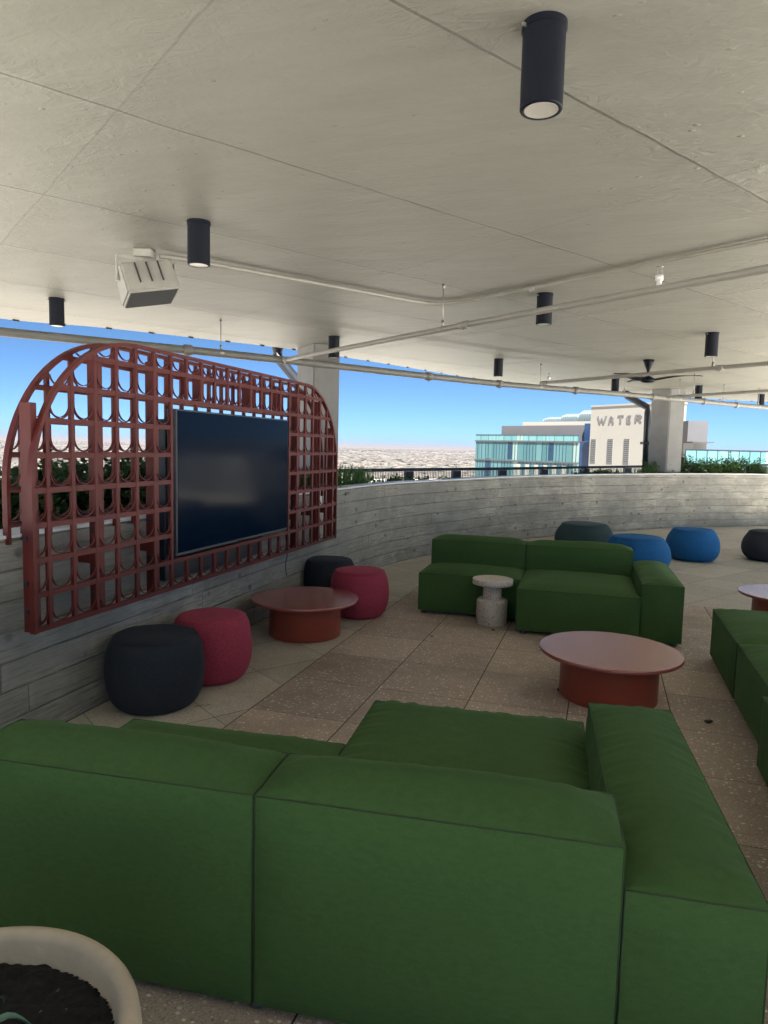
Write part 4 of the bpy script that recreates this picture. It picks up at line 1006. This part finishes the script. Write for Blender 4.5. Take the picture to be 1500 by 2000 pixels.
# ------------------------------------------------------------------ dry leaves on the paving
R3 = random.Random(8)
for (u, v, s_, lb) in [(-.20, 4.66, .020, 'dark dry leaf on the paving left of the central table'), (-1.32, 5.62, .010, 'tiny dark crumb on the brown paving near the middle'), (.68, 4.42, .019, 'dark crumpled leaf by the right sofa'), (-.86, 6.02, .014, 'dark crumb at the foot of the terrazzo table')]:
    mb = MB(); t = bmesh.new(); bmesh.ops.create_icosphere(t, subdivisions=2, radius=s_)
    for q in t.verts: q.co = Vector((q.co.x * 1.4, q.co.y, q.co.z * .35)) * (1 + .6 * noise.noise(q.co * 60 + Vector((u, v, 0)))) + Vector((0, 0, s_ * .35))
    mb.add(t); o = mb.build('dry_leaf', M['debris'], loc=W(u, v, .002), rz=R3.random() * 3); tag(o, lb, 'leaf', 'bits of litter on the paving')

# ------------------------------------------------------------------ buildings beyond
def frame_line(x0, D0, x1, D1):
    a = Vector(((x0 - 750) / 1350 * D0, D0, 0)); b = Vector(((x1 - 750) / 1350 * D1, D1, 0)); return a, b
# teal glass block
a, b = frame_line(925, 152, 1146, 131); d = b - a; ang = math.atan2(d.y, d.x); Lw = d.length
gb = empty('office_building', (a.x, a.y, GZ), ang, 'teal glass office block with grey rooftop storey and curved metal screens', 'building')
E0 = EYE - GZ        # eye level above the building base
mb = MB(); mb.box(0, Lw - 2.3, 0, 22, 0, E0 + 1.61); mb.build('curtain_wall', M['glass1'], gb)
mb = MB(); R5 = random.Random(5)
for (za, zb_) in ((E0 - 2.14, E0 + 1.60), (E0 - 7, E0 - 2.42)):
    x = .7
    while x < Lw - 2.6:
        mb.box(x - .035, x + .035, -.08, -.003, za, zb_); x += R5.choice((.75, .75, 1.1, 1.5))
mb.build('mullion_grid', M['navyclad'], gb)
mb = MB()
for k in range(12): mb.box(1.5 + k * 2.1, 1.58 + k * 2.1, -.17, -.122, E0 + 1.92, E0 + 3.16)
mb.box(.05, Lw - 2.3, -.19, -.10, E0 + 3.102, E0 + 3.17); mb.build('balustrade_frame', M['slab'], gb)
mb = MB(); mb.box(Lw - 2.3, Lw - .1, .25, 20, 0, E0 + 1.8); mb.build('shaded_return', M['navyclad'], gb)  # navy colour stands in for shade on the return wall
mb = MB(); mb.box(-.15, Lw - 2.3, -.14, 21, E0 + 1.62, E0 + 1.9); mb.box(-.15, Lw - 2.3, -.14, 20, E0 - 2.40, E0 - 2.15); mb.build('floor_slab', M['slab'], gb)
mb = MB(); mb.box(.1, Lw - 2.3, -.12, .0, E0 + 1.92, E0 + 3.1); mb.box(.1, .2, 0, 18, E0 + 1.92, E0 + 3.1); mb.build('roof_balustrade', M['glass2'], gb)
mb = MB(); mb.box(4.2, Lw - 2.6, 3.5, 18, E0 + 1.7, E0 + 5.1); mb.build('rooftop_storey', M['penthouse'], gb)
mb = MB(); mb.box(Lw - 3.1, Lw - .3, 2.9, 15, E0 + 1.8, E0 + 5.4); mb.build('rooftop_core', M['navyclad'], gb)
mb = MB(); mb.box(9, Lw - .6, 4.5, 18, E0 + 5.1, E0 + 5.9); mb.build('roof_parapet', M['stucco'], gb)
for k in range(6):
    x = 11.5 + k * 2.2; mb = MB(); mb.box(x, x + .9, -.25, -.15, E0 - 12, E0 - 2.9); mb.build('white_column', M['stucco'], gb)
def arc_screen(x0, x1, rise, y0):
    mb = MB(); n = 18; prev = None
    for i in range(n + 1):
        t = i / n; x = x0 + (x1 - x0) * t; h = rise * math.sin(math.pi / 2 * min(1, t / .16)) ** .6
        q = [(x, y0, E0 + 5.6), (x, y0 + 1.2, E0 + 5.9 + h)]
        mb.tube([q[0], (x, y0 + .15, E0 + 5.9 + h * .7), q[1]], .09, 4)
        if prev:
            mb.quad([prev[0], q[0], (x, y0 + .2, E0 + 5.9 + h * .7), (prev[2])]); mb.quad([prev[2], (x, y0 + .2, E0 + 5.9 + h * .7), q[1], prev[1]])
        prev = (q[0], q[1], (x, y0 + .2, E0 + 5.9 + h * .7))
    o = mb.build('roof_screen', M['screenmetal'], gb)
arc_screen(11.0, 22, 1.2, 8); arc_screen(16, 25, 1.7, 7); arc_screen(21, Lw - .2, 2.3, 6)
# cream block with the sign
a, b = frame_line(1146, 129, 1300, 113.5); d = b - a; ang = math.atan2(d.y, d.x); Lc = d.length
cb = empty('cream_building', (a.x, a.y, GZ), ang, 'cream blank-walled building with the word WATER in grey letters', 'building')
H_ = E0 + 8.15
mb = MB(); mb.box(0, Lc, 0, 3.7, 0, H_); mb.build('wall', M['stucco'], cb)
mb = MB(); mb.box(-.08, Lc + .08, -.08, 3.78, H_ + .002, H_ + .3); mb.build('parapet_cap', M['stucco'], cb)
def x_on(px):      # where the bearing px meets this facade, metres from its left end
    k = (px - 750) / 1350; # point a + d*t : x = k*y
    t = (k * a.y - a.x) / (d.x - k * d.y); return t * Lc
def z_on(px, py):
    t = x_on(px) / Lc; D = a.y + d.y * t; c = Vector(((px - 750) / 1350, -(py - 1000) / 1350, -1)); w = cam.matrix_world.to_3x3() @ c; return EYE + w.z / w.y * D - GZ
for (x0, x1, y0, y1) in [(1149, 1159, 858, 902), (1181, 1192, 858, 903), (1213, 1224, 857, 904)]:
    mb = MB(); X0, X1 = x_on(x0), x_on(x1); mb.box(X0, X1, -.06, -.003, z_on(x0, y1), z_on(x0, y0)); o = mb.build('louvre_window', M['louvre'], cb)
    mb = MB(); zz0, zz1 = z_on(x0, y1), z_on(x0, y0); k = zz0 + .2
    while k < zz1: mb.box(X0 + .05, X1 - .05, -.10, -.062, k, k + .10); k += .35
    mb.build('slat', M['slab'], o)
# letters as raised strokes
GL = {'W': [[(0, 1), (.25, 0), (.5, .7), (.75, 0), (1, 1)]], 'A': [[(0, 0), (.15, .75), (.5, 1), (.85, .75), (1, 0)], [(.1, .42), (.9, .42)]], 'T': [[(0, 1), (1, 1)], [(.5, 1), (.5, 0)]], 'E': [[(1, 1), (0, .95), (0, .03), (1, 0)], [(0, .5), (.85, .5)]], 'R': [[(0, 0), (0, 1), (.8, 1), (1, .8), (.8, .52), (0, .5)], [(.5, .5), (1, 0)]]}
for ch, x0, x1, yt, yb in [('W', 1159, 1177, 812, 828), ('A', 1181, 1191, 812, 828), ('T', 1197, 1211, 811, 827), ('E', 1216, 1225, 811, 826), ('R', 1232, 1245, 810, 825)]:
    mb = MB(); X0, X1 = x_on(x0 + 1.2), x_on(x1 - 1.2); Z0, Z1 = z_on(x0, yb - 1), z_on(x0, yt + 1)
    HW, HV = .19, .10      # half stroke widths along the wall and upwards (tall narrow strokes)
    for stt in GL[ch]:
        for p, q in zip(stt, stt[1:]):
            A = (X0 + p[0] * (X1 - X0), Z0 + p[1] * (Z1 - Z0)); B = (X0 + q[0] * (X1 - X0), Z0 + q[1] * (Z1 - Z0))
            d_ = Vector((B[0] - A[0], B[1] - A[1])).normalized(); off = (abs(d_.y) * HW + .0, abs(d_.x) * HV); sg = -1 if d_.x * d_.y > 0 else 1
            c4 = [(A[0] - off[0], A[1] - off[1] * sg), (A[0] + off[0], A[1] + off[1] * sg), (B[0] + off[0], B[1] + off[1] * sg), (B[0] - off[0], B[1] - off[1] * sg)]
            f0 = [mb.b.verts.new((x, -.07 - .004 * (stt.index(p)), z)) for x, z in c4]; f1 = [mb.b.verts.new((x, -.003, z)) for x, z in c4]
            mb.b.faces.new(f0)
            for k in range(4): mb.b.faces.new((f0[k], f0[(k + 1) % 4], f1[(k + 1) % 4], f1[k]))
    mb.build('letter', M['letter'], cb)
# grey roof block and pale glass block to the right
rb = empty('terrace_building', (.432 * 100, 100, GZ), rad(-3), 'low building with pale glass balustrade and white roof terrace at the right', 'building')
E1 = E0
mb = MB(); mb.box(0.2, 40, .3, 18, 0, E1 - 1.6); mb.build('lower_storeys', M['stucco'], rb)
mb = MB(); mb.box(0, 40, 0, .08, E1 - 1.9, E1 + .58); mb.build('glass_balustrade', M['glass2'], rb)
mb = MB(); mb.box(-.05, 40, -.05, .13, E1 + .582, E1 + .70); 
for k in range(0, 14): mb.box(k * 1.5, k * 1.5 + .09, -.06, -.005, E1 - 1.9, E1 + .58)
mb.build('handrail', M['rail'], rb)
mb = MB(); mb.box(-.1, 40, -.15, -.07, E1 - 2.4, E1 - 1.95); mb.build('slab_edge', M['stucco'], rb)
mb = MB(); mb.box(5.0, 7.2, 2, 5, E1 - 1.5, E1 + .2); mb.box(7.6, 9.6, 3, 6, E1 - 1.5, E1 - .3); mb.build('terrace_furniture', M['white'], rb)
mb = MB(); mb.box(3.3, 5.2, 6, 10, E1 - 1.5, E1 + 1.7); mb.build('terrace_room', M['stucco'], rb)
mb = MB(); mb.box(3.0, 6.2, 5.5, 10.5, E1 + 1.72, E1 + 1.9); mb.build('canopy', M['slab'], rb)
mb = MB(); mb.box(4.6, 7.75, 12, 17, E1 - 1.5, E1 + 5.3); mb.build('plant_room', M['penthouse'], rb)

# ------------------------------------------------------------------ thin haze over the plain
mb = MB(); mb.box(-47000, 47000, -47000, 47000, -130, 40); hz = mb.build('haze', None or bpy.data.materials.new('haze'))
hm = hz.data.materials[0]; hm.use_nodes = True; hn = hm.node_tree.nodes; hn.clear()
ho = hn.new('ShaderNodeOutputMaterial'); hv = hn.new('ShaderNodeVolumePrincipled'); hv.inputs['Color'].default_value = (0.20, 0.195, 0.215, 1); hv.inputs['Density'].default_value = 0.00009
hm.node_tree.links.new(hv.outputs[0], ho.inputs['Volume']); tag(hz, kind='stuff')
